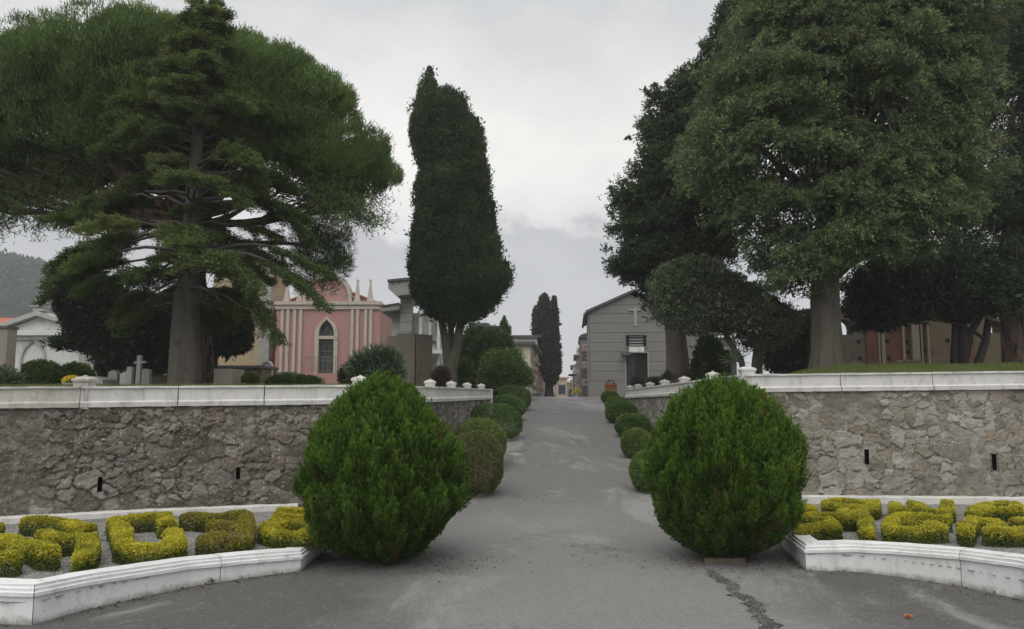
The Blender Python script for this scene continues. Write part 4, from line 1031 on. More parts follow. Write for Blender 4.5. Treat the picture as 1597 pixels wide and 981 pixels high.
# ---- fir with layered drooping boughs in front of the pine
def fir():
    Y = 14.6; base = at_y(288, 602, Y); base.z = float(terL(np.array(base.x), np.array(Y))) - .05
    t = thing('fir_tree', tuple(base), 'tall fir with layered drooping boughs, some browned, and smooth grey trunk by the left wall', 'tree')
    rs = np.random.RandomState(321); lv = Leaves(321); b = MB()
    cl = [(602, 288), (560, 289), (500, 290), (455, 292), (400, 296), (300, 302), (200, 309), (100, 317), (40, 322), (2, 325)]
    P = lambda u, v, dy=0: at_y(u, v, Y + dy)
    rad = [.33, .285, .255, .225, .18, .135, .10, .065, .035, .008]
    b.bark([base] + [P(u, v) for v, u in cl[1:]], [.29] + rad[1:], 5, .3, .035)
    def axis(v): return np.interp(v, [c[0] for c in cl][::-1], [c[1] for c in cl][::-1])
    # reach of the boughs in pixels at each height (left, right)
    vs_ = [5, 30, 60, 100, 150, 200, 250, 300, 350, 400, 440, 480]
    lft = [14, 36, 55, 85, 120, 150, 150, 180, 205, 215, 210, 180]
    rgt = [14, 40, 52, 70, 105, 150, 160, 180, 205, 225, 205, 170]
    nb = 116
    for i in range(nb):
        f = (i + rs.rand()) / nb; v = 8 + (470 - 8) * f ** .88 + rs.uniform(-14, 14)
        az = i * 2.39996 + rs.uniform(-.9, .9); ca, sa = math.cos(az), math.sin(az)
        rp = np.interp(v, vs_, rgt if ca > 0 else lft); L = rp / F * Y * (rs.uniform(.35, 1.06) if rs.rand() < .45 else rs.uniform(.75, 1.04)) * (abs(ca) * .25 + .75)
        if v > 330 and rs.rand() < .3: L *= rs.uniform(.4, .8)
        s0 = P(axis(v), v); up = .26 * (1 - f) + rs.uniform(-.04, .12); drop = (.05 + .30 * f) * rs.uniform(.2, 1.7)
        n = 9; pts = []
        for j in range(n + 1):
            q = j / n; x = ca * L * q; y = sa * L * q; z = up * L * math.sin(q * 2.2) - drop * L * q ** 2.2
            pts.append(s0 + Vector((x, y, z)) + Vector(rs.normal(0, .012 * L, 3)) * (q > 0))
        r0 = .012 + .013 * L; b.tube(pts, list(np.linspace(r0, .004, n + 1)), 5)
        bare = .25 if f < .45 else .46 + .12 * rs.rand()
        bt = np.clip(rs.normal(.45, .17), .05, .8); brown = rs.rand() < .10
        m = int(10 + 13 * L); dirv = Vector((ca, sa, 0)); perp = Vector((-sa, ca, 0))
        for j in range(m):
            q = bare + (1 - bare) * (j + rs.rand()) / m
            k = min(n - 1, int(q * n)); p = pts[k].lerp(pts[k + 1], q * n - k)
            sd = 1 if j % 2 else -1; l2 = (.16 + .34 * L ** .6 * math.sin(math.pi * min(1, (q - bare) / (1 - bare) * .8 + .2)) * .62) * rs.uniform(.6, 1.15)
            d2 = (perp * sd * rs.uniform(.5, 1) + dirv * rs.uniform(.4, .8)).normalized()
            e = p + d2 * l2 + Vector((0, 0, -l2 * rs.uniform(-.15, .75)))
            nl = int(90 + 270 * l2); qq = rs.rand(nl, 1)
            pp = np.array(p) * (1 - qq) + np.array(e) * qq + rs.normal(size=(nl, 3)) * np.array([.04, .04, .026])
            pp[:, 2] += .10 * l2 * np.sin(np.pi * qq[:, 0]); sdv = rs.normal(size=(nl, 3)) * np.array([.6, .6, .25])
            T = np.clip(bt + .25 * (qq[:, 0] - .4) + rs.normal(0, .12, nl), 0, .86)
            if brown and rs.rand() < .22: T = np.where(rs.rand(nl) < .6, rs.uniform(.88, 1.0, nl), T)
            lv.add(pp, np.array(d2) * .8 + sdv + np.array([0, 0, .16]), .05, .0175, T)
            if L > .8 and j % 3 == 0: b.tube([p, e], [.006, .003], 4)
    # three heavy hanging boughs low on the right
    for (uu, vv, dy, nn) in ((500, 470, -.8, 60), (432, 528, -1.2, 52), (512, 425, -.2, 50), (395, 450, -1.6, 30), (80, 410, -.6, 40)):
        v0 = 400 if vv > 420 else 380; s0 = P(axis(v0) + 6, v0); e = P(uu, vv, dy); Lb = (e - s0).length
        pts = limb_curve(s0, e, .14 * Lb, 9); b.tube(pts, list(np.linspace(.055, .008, len(pts))), 6)
        dirv = (e - s0).normalized(); perp = dirv.cross(Vector((0, 0, 1))).normalized(); bt = rs.uniform(.25, .5)
        for j in range(nn):
            q = .55 + .45 * (j + rs.rand()) / nn; k = min(8, int(q * 9)); p = pts[k].lerp(pts[k + 1], q * 9 - k); l2 = rs.uniform(.15, .42)
            d2 = (perp * rs.choice([-1, 1]) * rs.uniform(.3, 1) + dirv * .6 + Vector((0, 0, -rs.uniform(.1, .7)))).normalized(); e2 = p + d2 * l2
            nl = 90; qq = rs.rand(nl, 1); pp = np.array(p) * (1 - qq) + np.array(e2) * qq + rs.normal(size=(nl, 3)) * .025
            lv.add(pp, np.array(d2) * .8 + rs.normal(size=(nl, 3)) * .5, .058, .018, np.clip(bt + rs.normal(0, .14, nl), 0, .86))
    # bare dead branches low on the trunk
    for (uu, vv, dy, v0) in ((395, 420, -1, 430), (405, 500, -1.4, 445), (372, 478, -.9, 448), (180, 420, -1.2, 440), (420, 470, -1.2, 420), (345, 470, -1.5, 450), (228, 470, -1.4, 450), (405, 395, .6, 405)):
        s0 = P(axis(v0), v0); e = P(uu, vv, dy); pts = limb_curve(s0, e, .12, 7, rs); b.tube(pts, list(np.linspace(.026, .005, len(pts))), 5)
        for j in (3, 4, 5):
            b.tube([pts[j], pts[j] + Vector(rs.normal(0, .2, 3)) + Vector((.1 if uu > 290 else -.1, 0, -.1))], [.008, .003], 4)
    b.build('trunk', M['bark_fir'], t, True)
    lv.build('crown', M['leaf_fir'], t)
fir()

# ---- generic broad tree
def broad_tree(name, label, px, Y, trunks, seed, n, lump, leaves, L, Wd, mat, bark, k=.8, bias=(0, 0, .2), gap=0.0, gscale=1.2, tint=(.2, .6), margin=.12, tmax=None, limbs=14,
               odd=0.0, core=True, zs=.85, zmin=-.6, group=None, front=.55, spray=None, boughs=None):
    base = trunks[0][0][0]; t = thing(name, tuple(base), label, 'tree', group); rs = np.random.RandomState(seed)
    cr = Crown(px, Y, k, tmax); lv = Leaves(seed)
    if boughs:
        nb_, br_ = boughs; B_c = cr.sample(nb_, rs, br_ * .55, .78, .08, gap, gscale, seed); br = br_ * rs.uniform(.6, 1.25, nb_)
        k_ = rs.randint(0, nb_, n); D_ = sphere_dirs(rs, n, -.35); C = B_c[k_] + D_ * (br[k_] * rs.uniform(.7, 1.05, n))[:, None] * np.array([1.15, 1.15, .55])
        C = C[cr.dist(C[:, 0], C[:, 2]) > .02]
        extra_ = cr.sample(n // 6, rs, margin, .2, .2, gap, gscale, seed); C = np.concatenate([C, extra_])
    else: C = cr.sample(n, rs, margin, front, .12, gap, gscale, seed)
    dd = cr.dist(C[:, 0], C[:, 2])
    fit = np.clip((dd + .05) / (lump * 1.3), .35, 1)
    if spray:
        tw, droop = spray; cx_ = float(np.mean([q[0] for q in cr.poly])); o = np.stack([(C[:, 0] - cx_) * .8, (C[:, 1] - Y) * 1.2, np.full(len(C), .25 * cr.R)], -1) + rs.normal(size=C.shape) * .35 * cr.R
        size = lump * 2.0 * rs.uniform(.6, 1.3, len(C)) * fit
        drooping_sprays(lv, C - unit(o) * size[:, None] * .5, o, size, tw, leaves // tw, L, Wd, droop, tint, odd)
    else:
        rad = lump * rs.uniform(.55, 1.3, (len(C), 1)) * np.array([[1.1, 1.1, zs]]) * fit[:, None]
        lumps_of_leaves(lv, C, rad, leaves, L, Wd, bias, .75, .55, zmin, .15, tint, .22, odd, .45)
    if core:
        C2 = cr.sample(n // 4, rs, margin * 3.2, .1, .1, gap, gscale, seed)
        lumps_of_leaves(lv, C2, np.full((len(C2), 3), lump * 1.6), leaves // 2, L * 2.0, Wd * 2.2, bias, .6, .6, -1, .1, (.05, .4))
    b = MB()
    for i, (pts, rad_) in enumerate(trunks):
        if rad_[0] > .2: b.bark(pts, [rad_[0] * .88] + list(rad_[1:]), seed + i, .35, .09)
        else: b.tube(pts, rad_, 14, .14, seed + i)
    for i in range(limbs):
        c = Vector(C[rs.randint(len(C))]); pts_, rad_ = trunks[i % len(trunks)]; j = rs.randint(max(1, len(pts_) // 2), len(pts_)); s0 = Vector(pts_[j])
        q = limb_curve(s0, c, .08 * (c - s0).length, 6, rs); b.tube(q, list(np.linspace(rad_[j] * .55, .012, len(q))), 6, .05, i)
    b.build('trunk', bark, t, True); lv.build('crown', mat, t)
    return t
def tz(Y, u, side='L'):
    p = at_y(u, 600, Y); return float((terL if side == 'L' else terR)(np.array(p.x), np.array(Y))) - .05
def root(u, Y, side): return Vector((X(u, Y, 600), Y, tz(Y, u, side)))

# dark evergreens under the pine
Y = 20.5
broad_tree('evergreen_tree', 'dark bushy evergreen at the far left beside the white chapel', [(62, 452), (78, 430), (112, 398), (150, 415), (185, 440), (200, 500), (195, 560), (180, 592), (150, 592), (142, 562), (118, 552), (95, 552), (66, 540), (60, 528), (95, 520), (92, 498)],
    Y, [([root(160, Y, 'L'), at_y(160, 560, Y), at_y(150, 480, Y)], [.14, .12, .07])], 331, 420, .24, 150, .085, .04, M['leaf_laurel'], M['bark_dark'])
Y = 22.0
broad_tree('evergreen_tree', 'dark evergreen with a thin leaning stem behind the stone cross', [(190, 470), (230, 450), (275, 455), (285, 500), (280, 560), (262, 592), (232, 590), (205, 575), (190, 530)],
    Y, [([root(207, Y, 'L'), at_y(208, 570, Y), at_y(220, 500, Y)], [.12, .10, .06])], 332, 300, .24, 150, .085, .04, M['leaf_laurel'], M['bark_dark'])
Y = 21.0
broad_tree('evergreen_tree', 'dark rounded evergreen right of the fir and pine trunks', [(322, 470), (340, 450), (362, 462), (385, 490), (392, 520), (380, 545), (362, 562), (335, 560), (320, 566), (318, 520)],
    Y, [([root(332, Y, 'L'), at_y(334, 560, Y), at_y(345, 500, Y)], [.11, .09, .06])], 333, 260, .22, 150, .08, .038, M['leaf_laurel'], M['bark_dark'])

# right side -----------------------------------------------------------------
Y = 20.0
b1 = root(1056, Y, 'R')
broad_tree('cypress_tree', 'dark ragged cypress leaning over the grey chapel, stepped outline against the sky',
    [(1135, -60), (1128, 2), (1104, 24), (1112, 44), (1090, 62), (1070, 92), (1050, 106), (1036, 128), (1012, 126), (1004, 150), (988, 160), (992, 185), (983, 196), (992, 216), (990, 238), (975, 262), (944, 268), (942, 290), (962, 305),
     (950, 330), (938, 340), (948, 356), (930, 372), (940, 395), (955, 428), (985, 450), (1005, 468), (1018, 498), (1050, 505), (1100, 480), (1170, 420), (1190, 300), (1200, 150), (1230, -60)],
    Y, [([b1, at_y(1056, 560, Y), at_y(1052, 500, Y), at_y(1060, 400, Y), at_y(1090, 250, Y), at_y(1120, 80, Y)], [.34, .28, .25, .21, .15, .07])], 341, 2100, .20, 110, .075, .026, M['leaf_montdark'], M['bark_grey'],
    k=.62, bias=(0, 0, .25), tint=(.2, .65), margin=.14, limbs=26, zs=.6, front=.65, spray=(6, .1), boughs=(190, .48))
Y = 15.2
b2 = root(1290, Y, 'R')
broad_tree('cypress_tree', 'massive spreading green cypress filling the upper right, thick grey trunk on the grass bank',
    [(1150, -140), (1145, 0), (1118, 60), (1075, 115), (1082, 170), (1050, 230), (1062, 280), (1100, 300), (1110, 340), (1160, 350), (1180, 390), (1168, 420), (1200, 445), (1240, 458), (1290, 470), (1325, 440), (1350, 425), (1400, 420), (1440, 400),
     (1480, 395), (1520, 370), (1545, 330), (1570, 280), (1555, 230), (1575, 180), (1560, 110), (1570, 40), (1540, -140)],
    Y, [([b2, at_y(1289, 550, Y), at_y(1287, 500, Y), at_y(1287, 440, Y), at_y(1290, 330, Y), at_y(1300, 150, Y), at_y(1305, -60, Y)], [.37, .31, .285, .27, .2, .13, .06])], 342, 4800, .16, 140, .050, .019, M['leaf_mont'], M['bark_grey'],
    k=.75, bias=(0, 0, -.25), gap=.2, gscale=1.6, tint=(.25, .62), margin=.12, tmax=2.0, limbs=44, odd=.015, zs=.62, front=.72, spray=(7, .5), boughs=(250, .52))
Y = 19.0
b3 = root(1590, Y, 'R')
broad_tree('pine_tree', 'dark pine with plated reddish trunk at the right edge of the picture', [(1480, -150), (1500, 0), (1520, 120), (1500, 250), (1470, 330), (1430, 400), (1450, 450), (1500, 480), (1545, 490), (1575, 500), (1600, 505), (1680, 490), (1760, 380), (1780, 100), (1760, -150)],
    Y, [([b3 + Vector((.1, 0, 0)), at_y(1588, 540, Y), at_y(1580, 480, Y), at_y(1590, 350, Y), at_y(1610, 100, Y)], [.42, .34, .30, .24, .13])], 343, 1500, .28, 130, .09, .022, M['leaf_montdark'], M['bark_pine'],
    k=.7, bias=(0, 0, .3), gap=.30, gscale=1.0, margin=.2, tmax=2.2, limbs=26, spray=(6, .3), boughs=(120, .7))
Y = 17.5
r0 = root(1502, Y, 'R')
broad_tree('evergreen_tree', 'low dark evergreen tree on several crooked stems before the brick ruin', [(1325, 440), (1360, 400), (1420, 385), (1480, 395), (1550, 400), (1600, 440), (1590, 480), (1560, 500), (1520, 505), (1480, 500), (1440, 505), (1390, 520), (1350, 520), (1330, 490)],
    Y, [([r0, at_y(1502, 540, Y), at_y(1500, 500, Y), at_y(1505, 440, Y)], [.15, .115, .10, .07]), ([r0 + Vector((.1, .1, .3)), at_y(1512, 520, Y), at_y(1530, 490, Y), at_y(1545, 450, Y)], [.10, .08, .07, .05]),
        ([r0 + Vector((.25, 0, 0)), at_y(1528, 560, Y), at_y(1538, 530, Y), at_y(1544, 480, Y)], [.11, .09, .08, .06]), ([r0 + Vector((-.2, 0, 0)), at_y(1488, 545, Y), at_y(1490, 500, Y), at_y(1480, 450, Y)], [.09, .07, .06, .05])],
    344, 620, .22, 130, .075, .036, M['leaf_laurel'], M['bark_dark'], gap=.30, gscale=2.2, k=.8)
Y = 17.0
r1 = root(1165, Y, 'R')
broad_tree('evergreen_tree', 'grey-green round-headed tree with leaning thin stems beside the right wall', [(1014, 432), (1030, 412), (1060, 398), (1095, 394), (1125, 405), (1150, 425), (1190, 440), (1225, 465), (1256, 495), (1250, 525), (1225, 552), (1190, 556), (1160, 540), (1125, 524), (1090, 534), (1050, 520), (1022, 492), (1018, 460)],
    Y, [([r1, at_y(1155, 560, Y), at_y(1135, 530, Y), at_y(1120, 490, Y), at_y(1100, 450, Y)], [.07, .065, .06, .05, .03]), ([r1 + Vector((.1, 0, 0)), at_y(1176, 560, Y), at_y(1180, 530, Y), at_y(1195, 490, Y)], [.05, .045, .04, .03]),
        ([r1 + Vector((.2, .1, 0)), at_y(1190, 550, Y), at_y(1170, 520, Y), at_y(1160, 470, Y)], [.045, .04, .035, .03])],
    345, 620, .19, 150, .055, .028, M['leaf_oak'], M['bark_grey'], gap=.28, gscale=2.0, tint=(.3, .7), odd=0)
Y = 20.5
rt = root(1106, Y, 'R')
broad_tree('thuja_tree', 'small dark cone-shaped thuja under the round-headed tree', [(1100, 515), (1115, 525), (1132, 555), (1138, 585), (1120, 590), (1090, 592), (1078, 585), (1086, 550)], Y,
    [([rt, at_y(1107, 570, Y), at_y(1107, 530, Y)], [.06, .05, .02])], 346, 260, .13, 90, .06, .02, M['leaf_bush'], M['bark_dark'], bias=(0, 0, .9), limbs=4, margin=.04)
Y = 21.5
rt = root(1230, Y, 'R')
broad_tree('evergreen_tree', 'dark shaded evergreen between the round-headed tree and the thick grey trunk', [(1190, 520), (1215, 490), (1250, 480), (1275, 500), (1280, 560), (1270, 582), (1215, 590), (1195, 570)], Y,
    [([rt, at_y(1230, 570, Y), at_y(1232, 520, Y)], [.09, .08, .04])], 347, 260, .2, 130, .075, .036, M['leaf_laurel'], M['bark_dark'], limbs=6)

# ------------------------------------------------------------------ bushes on the terraces
def bush(name, label, px, Y, seed, n, lump, leaves, L, Wd, mat, side='L', bias=(0, 0, .35), tint=(.2, .6), cat='bush', k=.8, margin=.05, gap=0, out=.75, zmin=-.5, stem=True):
    p = np.array(px); base = root(float(p[:, 0].mean()), Y, side); base.z += .05
    t = thing(name, tuple(base), label, cat); rs = np.random.RandomState(seed); lv = Leaves(seed); cr = Crown(px, Y, k)
    C = cr.sample(n, rs, margin, .5, .15, gap, 2.5, seed); lumps_of_leaves(lv, C, lump * rs.uniform(.6, 1.3, (len(C), 1)) * np.ones((1, 3)), leaves, L, Wd, bias, out, .55, zmin, .3, tint, .22)
    for i in range(3):
        b = MB(); c = C[rs.randint(len(C))]; b.tube(limb_curve(base - Vector((0, 0, .05)) + Vector((rs.uniform(-.1, .1), 0, 0)), c, .05, 4, rs), [.022, .018, .014, .01, .006], 5)
        b.build('stem', M['bark_dark'], t)
    lv.build('foliage', mat, t)
    return t
bush('round_bush', 'big dark green bush right of the forked cypress trunk', [(716, 530), (735, 515), (770, 512), (795, 530), (800, 580), (790, 606), (720, 606), (712, 570)], 27, 351, 420, .24, 130, .09, .042, M['leaf_bush'], tint=(.1, .5))
bush('round_bush', 'light green sloping bush beside the driveway top, before the niche wall', [(738, 595), (750, 570), (768, 548), (788, 552), (806, 548), (818, 568), (828, 592), (818, 609), (765, 611), (742, 606)], 25.5, 352, 230, .24, 130, .08, .034, M['leaf_boxlight'], tint=(0, .6), gap=.3)
bush('round_bush', 'yellow-green bush just right of the cypress trunk foot', [(712, 572), (722, 560), (734, 565), (736, 585), (728, 600), (714, 602)], 22.5, 353, 90, .14, 110, .07, .034, M['leaf_yellowgreen'])
bush('dry_bush', 'dry brown twiggy bush below the pink chapel', [(530, 578), (545, 566), (562, 570), (568, 590), (560, 602), (532, 602)], 17.2, 354, 130, .12, 90, .06, .012, M['leaf_dry'])
bush('dry_bush', 'dry brown twiggy bush between the concrete slabs and the cypress trunk', [(674, 580), (685, 570), (697, 575), (700, 598), (690, 606), (674, 606)], 19.5, 355, 120, .12, 90, .06, .012, M['leaf_dry'])
bush('dry_bush', 'grey rounded dry shrub before the grey chapel door', [(982, 600), (985, 590), (994, 587), (1003, 592), (1006, 603), (1000, 610), (986, 610)], 26, 356, 70, .13, 110, .05, .012, M['leaf_grey'], 'R')
bush('low_shrub', 'loose greenish brown shrub beside the grey chapel corner', [(1030, 600), (1038, 582), (1052, 576), (1075, 582), (1090, 594), (1088, 602)], 20, 357, 90, .13, 90, .06, .018, M['leaf_grey'], 'R', tint=(.2, .8))
bush('low_shrub', 'low sprawling shrub right of the grey chapel door', [(1004, 602), (1012, 590), (1028, 590), (1036, 602)], 22, 358, 50, .12, 90, .05, .016, M['leaf_grey'], 'R')
bush('round_bush', 'round clipped green bush in front of the white chapel', [(34, 592), (40, 572), (58, 565), (80, 567), (92, 580), (92, 602), (36, 604)], 17.5, 359, 260, .13, 120, .05, .024, M['leaf_bush'], tint=(.35, .8))
bush('round_bush', 'round green bush between the white chapel and the dark bushy evergreen', [(90, 590), (97, 573), (115, 569), (134, 574), (142, 590), (140, 602), (92, 604)], 17.8, 360, 230, .13, 120, .05, .024, M['leaf_bush'], tint=(.3, .75))
bush('low_shrub', 'loose grey-green plant at the far left edge of the terrace', [(-20, 590), (0, 574), (15, 580), (28, 592), (20, 604), (-20, 606)], 13, 361, 80, .11, 80, .07, .02, M['leaf_oleander'])
bush('low_shrub', 'small bright green clump before the dark stone tomb', [(378, 592), (385, 582), (396, 584), (402, 596), (398, 604), (378, 604)], 15.5, 362, 70, .08, 80, .05, .02, M['leaf_yellowgreen'])
bush('low_hedge', 'low strip of green ground plants below the pink chapel', [(415, 597), (425, 587), (455, 586), (490, 590), (505, 598), (500, 604), (415, 604)], 14.5, 363, 170, .09, 80, .05, .02, M['leaf_bush'], tint=(.3, .7))
# oleander with long narrow leaves
bush('oleander', 'grey-green oleander with long narrow leaves left of the concrete slabs', [(546, 572), (556, 556), (575, 552), (584, 538), (592, 550), (606, 546), (618, 560), (622, 590), (612, 606), (560, 606), (548, 592)],
     16.5, 364, 120, .17, 46, .21, .03, M['leaf_oleander'], bias=(0, 0, .6), out=.9, tint=(.25, .75), margin=.08)
# yucca
def spiky(name, label, u, v, Y, side, seed, n, L, mat):
    base = root(u, Y, side); c = at_y(u, v, Y); t = thing(name, tuple(base), label, 'plant'); rs = np.random.RandomState(seed)
    b = MB(); b.tube([base, c], [.05, .04], 8); b.build('stem', M['bark_grey'], t)
    lv = Leaves(seed); D = sphere_dirs(rs, n, -.5); lv.add(np.tile(np.array(c), (n, 1)), D, L, .03, rs.rand(n)); lv.build('foliage', mat, t)
spiky('yucca', 'spiky grey yucca on a short stem under the round-headed tree', 1146, 562, 16.5, 'R', 371, 60, .38, M['leaf_oleander'])

# ------------------------------------------------------------------ grass on the terrace edges
def grass(name, n, sampler, zf, seed, h0=.05, h1=.13, w=.006):
    rs = np.random.RandomState(seed); x, y = sampler(rs, n); n = len(x); g = fbm(x * 1.5, y * 1.5, seed)
    P = np.stack([x, y, zf(x, y) - .01], -1); A = np.array([0, 0, 1.0]) + rs.normal(size=(n, 3)) * .35
    lv = Leaves(seed); lv.add(P, A, rs.uniform(h0, h1, n) * (.6 + .8 * g), w, np.clip(.2 + .7 * g + rs.normal(0, .18, n), 0, 1))
    o = lv.build(name, M['grass'], None, tri=True, base=(0, 0, 0)); o['kind'] = 'stuff'
def gl(rs, n):
    x = rs.uniform(-9, -1.9, n); y = front_l(x) + .36 + rs.rand(n) ** 1.8 * 6; k = x < wall_xl(y) - .4; return x[k], y[k]
grass('grass', 60000, gl, terL, 381, .035, .10, .010)
def gr(rs, n):
    x = rs.uniform(3.6, 11.5, n); y = front_r(x) + .36 + rs.rand(n) ** 1.5 * 5.5; k = x > wall_xr(y) + .4; return x[k], y[k]
grass('grass', 150000, gr, terR, 382, .05, .13, .010)

# far-off woods covering the hill
def hill_woods():
    lv = Leaves(391); rs = lv.rs; n = 2600
    x = rs.uniform(-330, -60, n); y = rs.uniform(185, 275, n); k = np.interp(x, HX, HZ) > 4; x, y = x[k], y[k]
    C = np.stack([x, y, hill_z(x, y) + rs.uniform(0, 1.5, len(x))], -1); rad = rs.uniform(2.0, 4.6, (len(x), 1)) * np.array([[1, 1, .85]])
    lumps_of_leaves(lv, C, rad, 46, 1.5, .9, (0, 0, .4), .8, .5, -.2, .75, (.1, .8), .2)
    o = lv.build('hill_woods', M['leaf_montdark'], None, base=(0, 0, 0)); o['kind'] = 'stuff'
hill_woods()
# ------------------------------------------------------------------ buildings
def frame(ox, oy, ang):
    c, s = math.cos(ang), math.sin(ang)
    return lambda p: (ox + p[0] * c - p[1] * s, oy + p[0] * s + p[1] * c, p[2])
DRV = -math.atan(.078)             # buildings square to the driveway
def flowers(parent_none, x, y, z, label, cat, seed, mat, r=.12, vase=True, group=None, vmat='marble'):
    t = thing('flower_vase', (x, y, z), label, cat, group); rs = np.random.RandomState(seed)
    b = MB(); b.lathe((x, y, z), [(.05, 0), (.065, .05), (.05, .12), (.07, .15)], 10); b.build('vase', M[vmat], t)
    lv = Leaves(seed); n = 160; D = sphere_dirs(rs, n, -.2); lv.add(np.array([x, y, z + .15 + r * .5]) + D * r * rs.rand(n, 1) ** .4, D + rs.normal(size=(n, 3)) * .3, r * .35, r * .25, rs.rand(n)); lv.build('bloom', M[mat], t)
    return t

# pink chapel ----------------------------------------------------------------
def pink_chapel():
    Y = 38.0; z0 = float(terL(np.array(X(510, Y)), np.array(Y))) - .1
    xl, xr = X(430, Y, 530), X(592, Y, 530); xc = X(509, Y, 540)
    t = thing('chapel', (xc, Y + 1.5, z0), 'pink neo-gothic chapel with cream pilasters, small spires and a pointed barred door', 'chapel')
    zc = Z(472, Y); zt = Z(428, Y); za = Z(497, Y); zd = Z(582, Y)
    dw = X(520.5, Y, 550) - xc; dz = Z(527, Y)
    # facade with the door opening
    b = MB()
    zs = Z(520, Y)
    b.prism_y([(xl, z0), (xc - dw, z0), (xc - dw, zs), (xl, zs)], Y, Y + .4); b.prism_y([(xc + dw, z0), (xr, z0), (xr, zs), (xc + dw, zs)], Y, Y + .4)
    b.box((xc - dw, Y, z0), (xc + dw, Y + .4, zd))
    arc = []
    for i in range(13):                      # pointed arch
        a = math.pi * (1 - i / 12)
        if i <= 6:
            th = (i / 6) * R(62); arc.append((xc + dw - 2 * dw * math.cos(th) * 1.0, zs + 2 * dw * math.sin(th)))
        else:
            th = ((12 - i) / 6) * R(62); arc.append((xc - dw + 2 * dw * math.cos(th), zs + 2 * dw * math.sin(th)))
    arc[6] = (xc, max(arc[5][1], arc[7][1]) + .12)
    zap = arc[6][1]
    for (x0, q) in ((xl, arc[:7]), (xr, arc[6:])):
        pl = [(x0, zs)] + q + [(x0, zap)] if x0 == xl else [(x0, zap)] + q + [(x0, zs)]
        b.prism_y(pl, Y, Y + .4)
    b.box((xl, Y, zap), (xr, Y + .4, zc))
    # curved gable
    gx = 1.45; g = []
    gw = X(549, Y, 470) - xc; gh = zt - zc
    for i in range(17):
        a = math.pi * i / 16; g.append((xc - gw * math.cos(a), zc + .02 + gh * math.sin(a) ** .75))
    b.prism_y(g, Y + .02, Y + .3)
    b.box((xr - .25, Y + .4, z0), (xr, Y + 6, zc - .1)); b.box((xl, Y + .4, z0), (xl + .25, Y + 6, zc - .1))
    b.prism_y([(xl, zc - .1), (xr, zc - .1), (xc, zc + gh * .62)], Y + .5, Y + 6)
    b.build('wall', M['pink'], t)
    # trim
    b = MB()
    go = [(xc + (p[0] - xc) * 1.0, p[1]) for p in g]; gi = [(xc + (p[0] - xc) * .87, zc + .02 + (p[1] - zc - .02) * .87) for p in g]
    b.strip_y(gi, go, Y - .12, Y + .02)
    b.build('gable_band', M['cream'], t)
    b = MB(); b.box((xl - .10, Y - .18, zc - .12), (xr + .10, Y + .1, zc + .05)); b.box((xl - .04, Y - .10, zc - .34), (xr + .04, Y + .05, zc - .14)); b.build('cornice', M['cream'], t)
    for u0 in (546.5, 555, 567.5, 575.5, 437, 446, 456.5, 466):
        b = MB(); x0 = X(u0, Y, 540); w = X(u0 + 4.6, Y, 540) - x0
        b.box((x0, Y - .09, Z(594, Y)), (x0 + w, Y - .003, zc - .36)); b.build('pilaster', M['cream'], t)
    for u in (557, 577, 447, 467):
        b = MB(); x0 = X(u, Y, 460); b.square_lathe((x0, Y + .1, zc + .05), [(.15, 0), (.15, .12), (.12, .13), (.035, 1.02), (.055, 1.05), (.06, 1.10), (.02, 1.16)]); b.build('spire', M['cream'], t)
    b = MB(); out = [(xc + (p[0] - xc) * 1.52, zs + (p[1] - zs) * 1.22) for p in arc]
    b.strip_y(arc, out, Y - .10, Y - .003); b.box((xc - dw * 1.52, Y - .10, zd), (xc - dw, Y - .003, zs)); b.box((xc + dw, Y - .10, zd), (xc + dw * 1.52, Y - .003, zs))
    b.box((xc - dw * 1.0, Y - .06, dz - .06), (xc + dw * 1.0, Y + .12, dz + .10)); b.build('door_surround', M['cream'], t)
    b = MB(); b.box((xc - dw, Y + .25, zd), (xc + dw, Y + .3, zap)); d = b.build('door', M['glass'], t)
    b = MB()
    for i in range(9):
        x0 = xc - dw + (i + .5) * 2 * dw / 9; b.box((x0 - .012, Y + .12, zd), (x0 + .012, Y + .15, zd + (zap - zd) * (.95 if 2 < i < 6 else .80)))
    for f in (.05, .35, .62, .9): b.box((xc - dw, Y + .11, zd + (dz - zd) * f), (xc + dw, Y + .16, zd + (dz - zd) * f + .03))
    b.build('door_bars', M['rail'], d)
    b = MB(); b.box((X(468, Y, 590), Y - .55, z0 - .2), (X(530, Y, 590), Y - .003, Z(582.5, Y))); b.build('plinth', M['pink'], t)
    b = MB(); b.box((X(491, Y, 590), Y - .60, Z(597, Y)), (X(503, Y, 590), Y - .552, Z(590, Y))); b.build('vent', M['glass'], t)
    b = MB(); x0, x1 = X(474, Y, 570), X(531, Y, 570)
    b.box((x0, Y - .5, Z(558, Y)), (x1, Y - .48, Z(558, Y) + .03))
    for i in range(15):
        x = x0 + (x1 - x0) * i / 14; b.box((x - .008, Y - .5, Z(582, Y)), (x + .008, Y - .48, Z(558, Y)))
    b.build('railing', M['rail'], t)
    b = MB()
    for sgn, xe in ((-1, xl), (1, xr)):
        b.add([(xc, Y + .45, zc + gh * .62 + .08), (xe + sgn * .12, Y + .45, zc - .12), (xe + sgn * .12, Y + 6.1, zc - .12), (xc, Y + 6.1, zc + gh * .62 + .08),
               (xc, Y + .45, zc + gh * .62 + .18), (xe + sgn * .12, Y + .45, zc - .02), (xe + sgn * .12, Y + 6.1, zc - .02), (xc, Y + 6.1, zc + gh * .62 + .18)],
              [(0, 1, 2, 3), (4, 5, 6, 7), (0, 1, 5, 4), (1, 2, 6, 5), (2, 3, 7, 6), (3, 0, 4, 7)])
    b.build('roof', M['rooftile'], t)
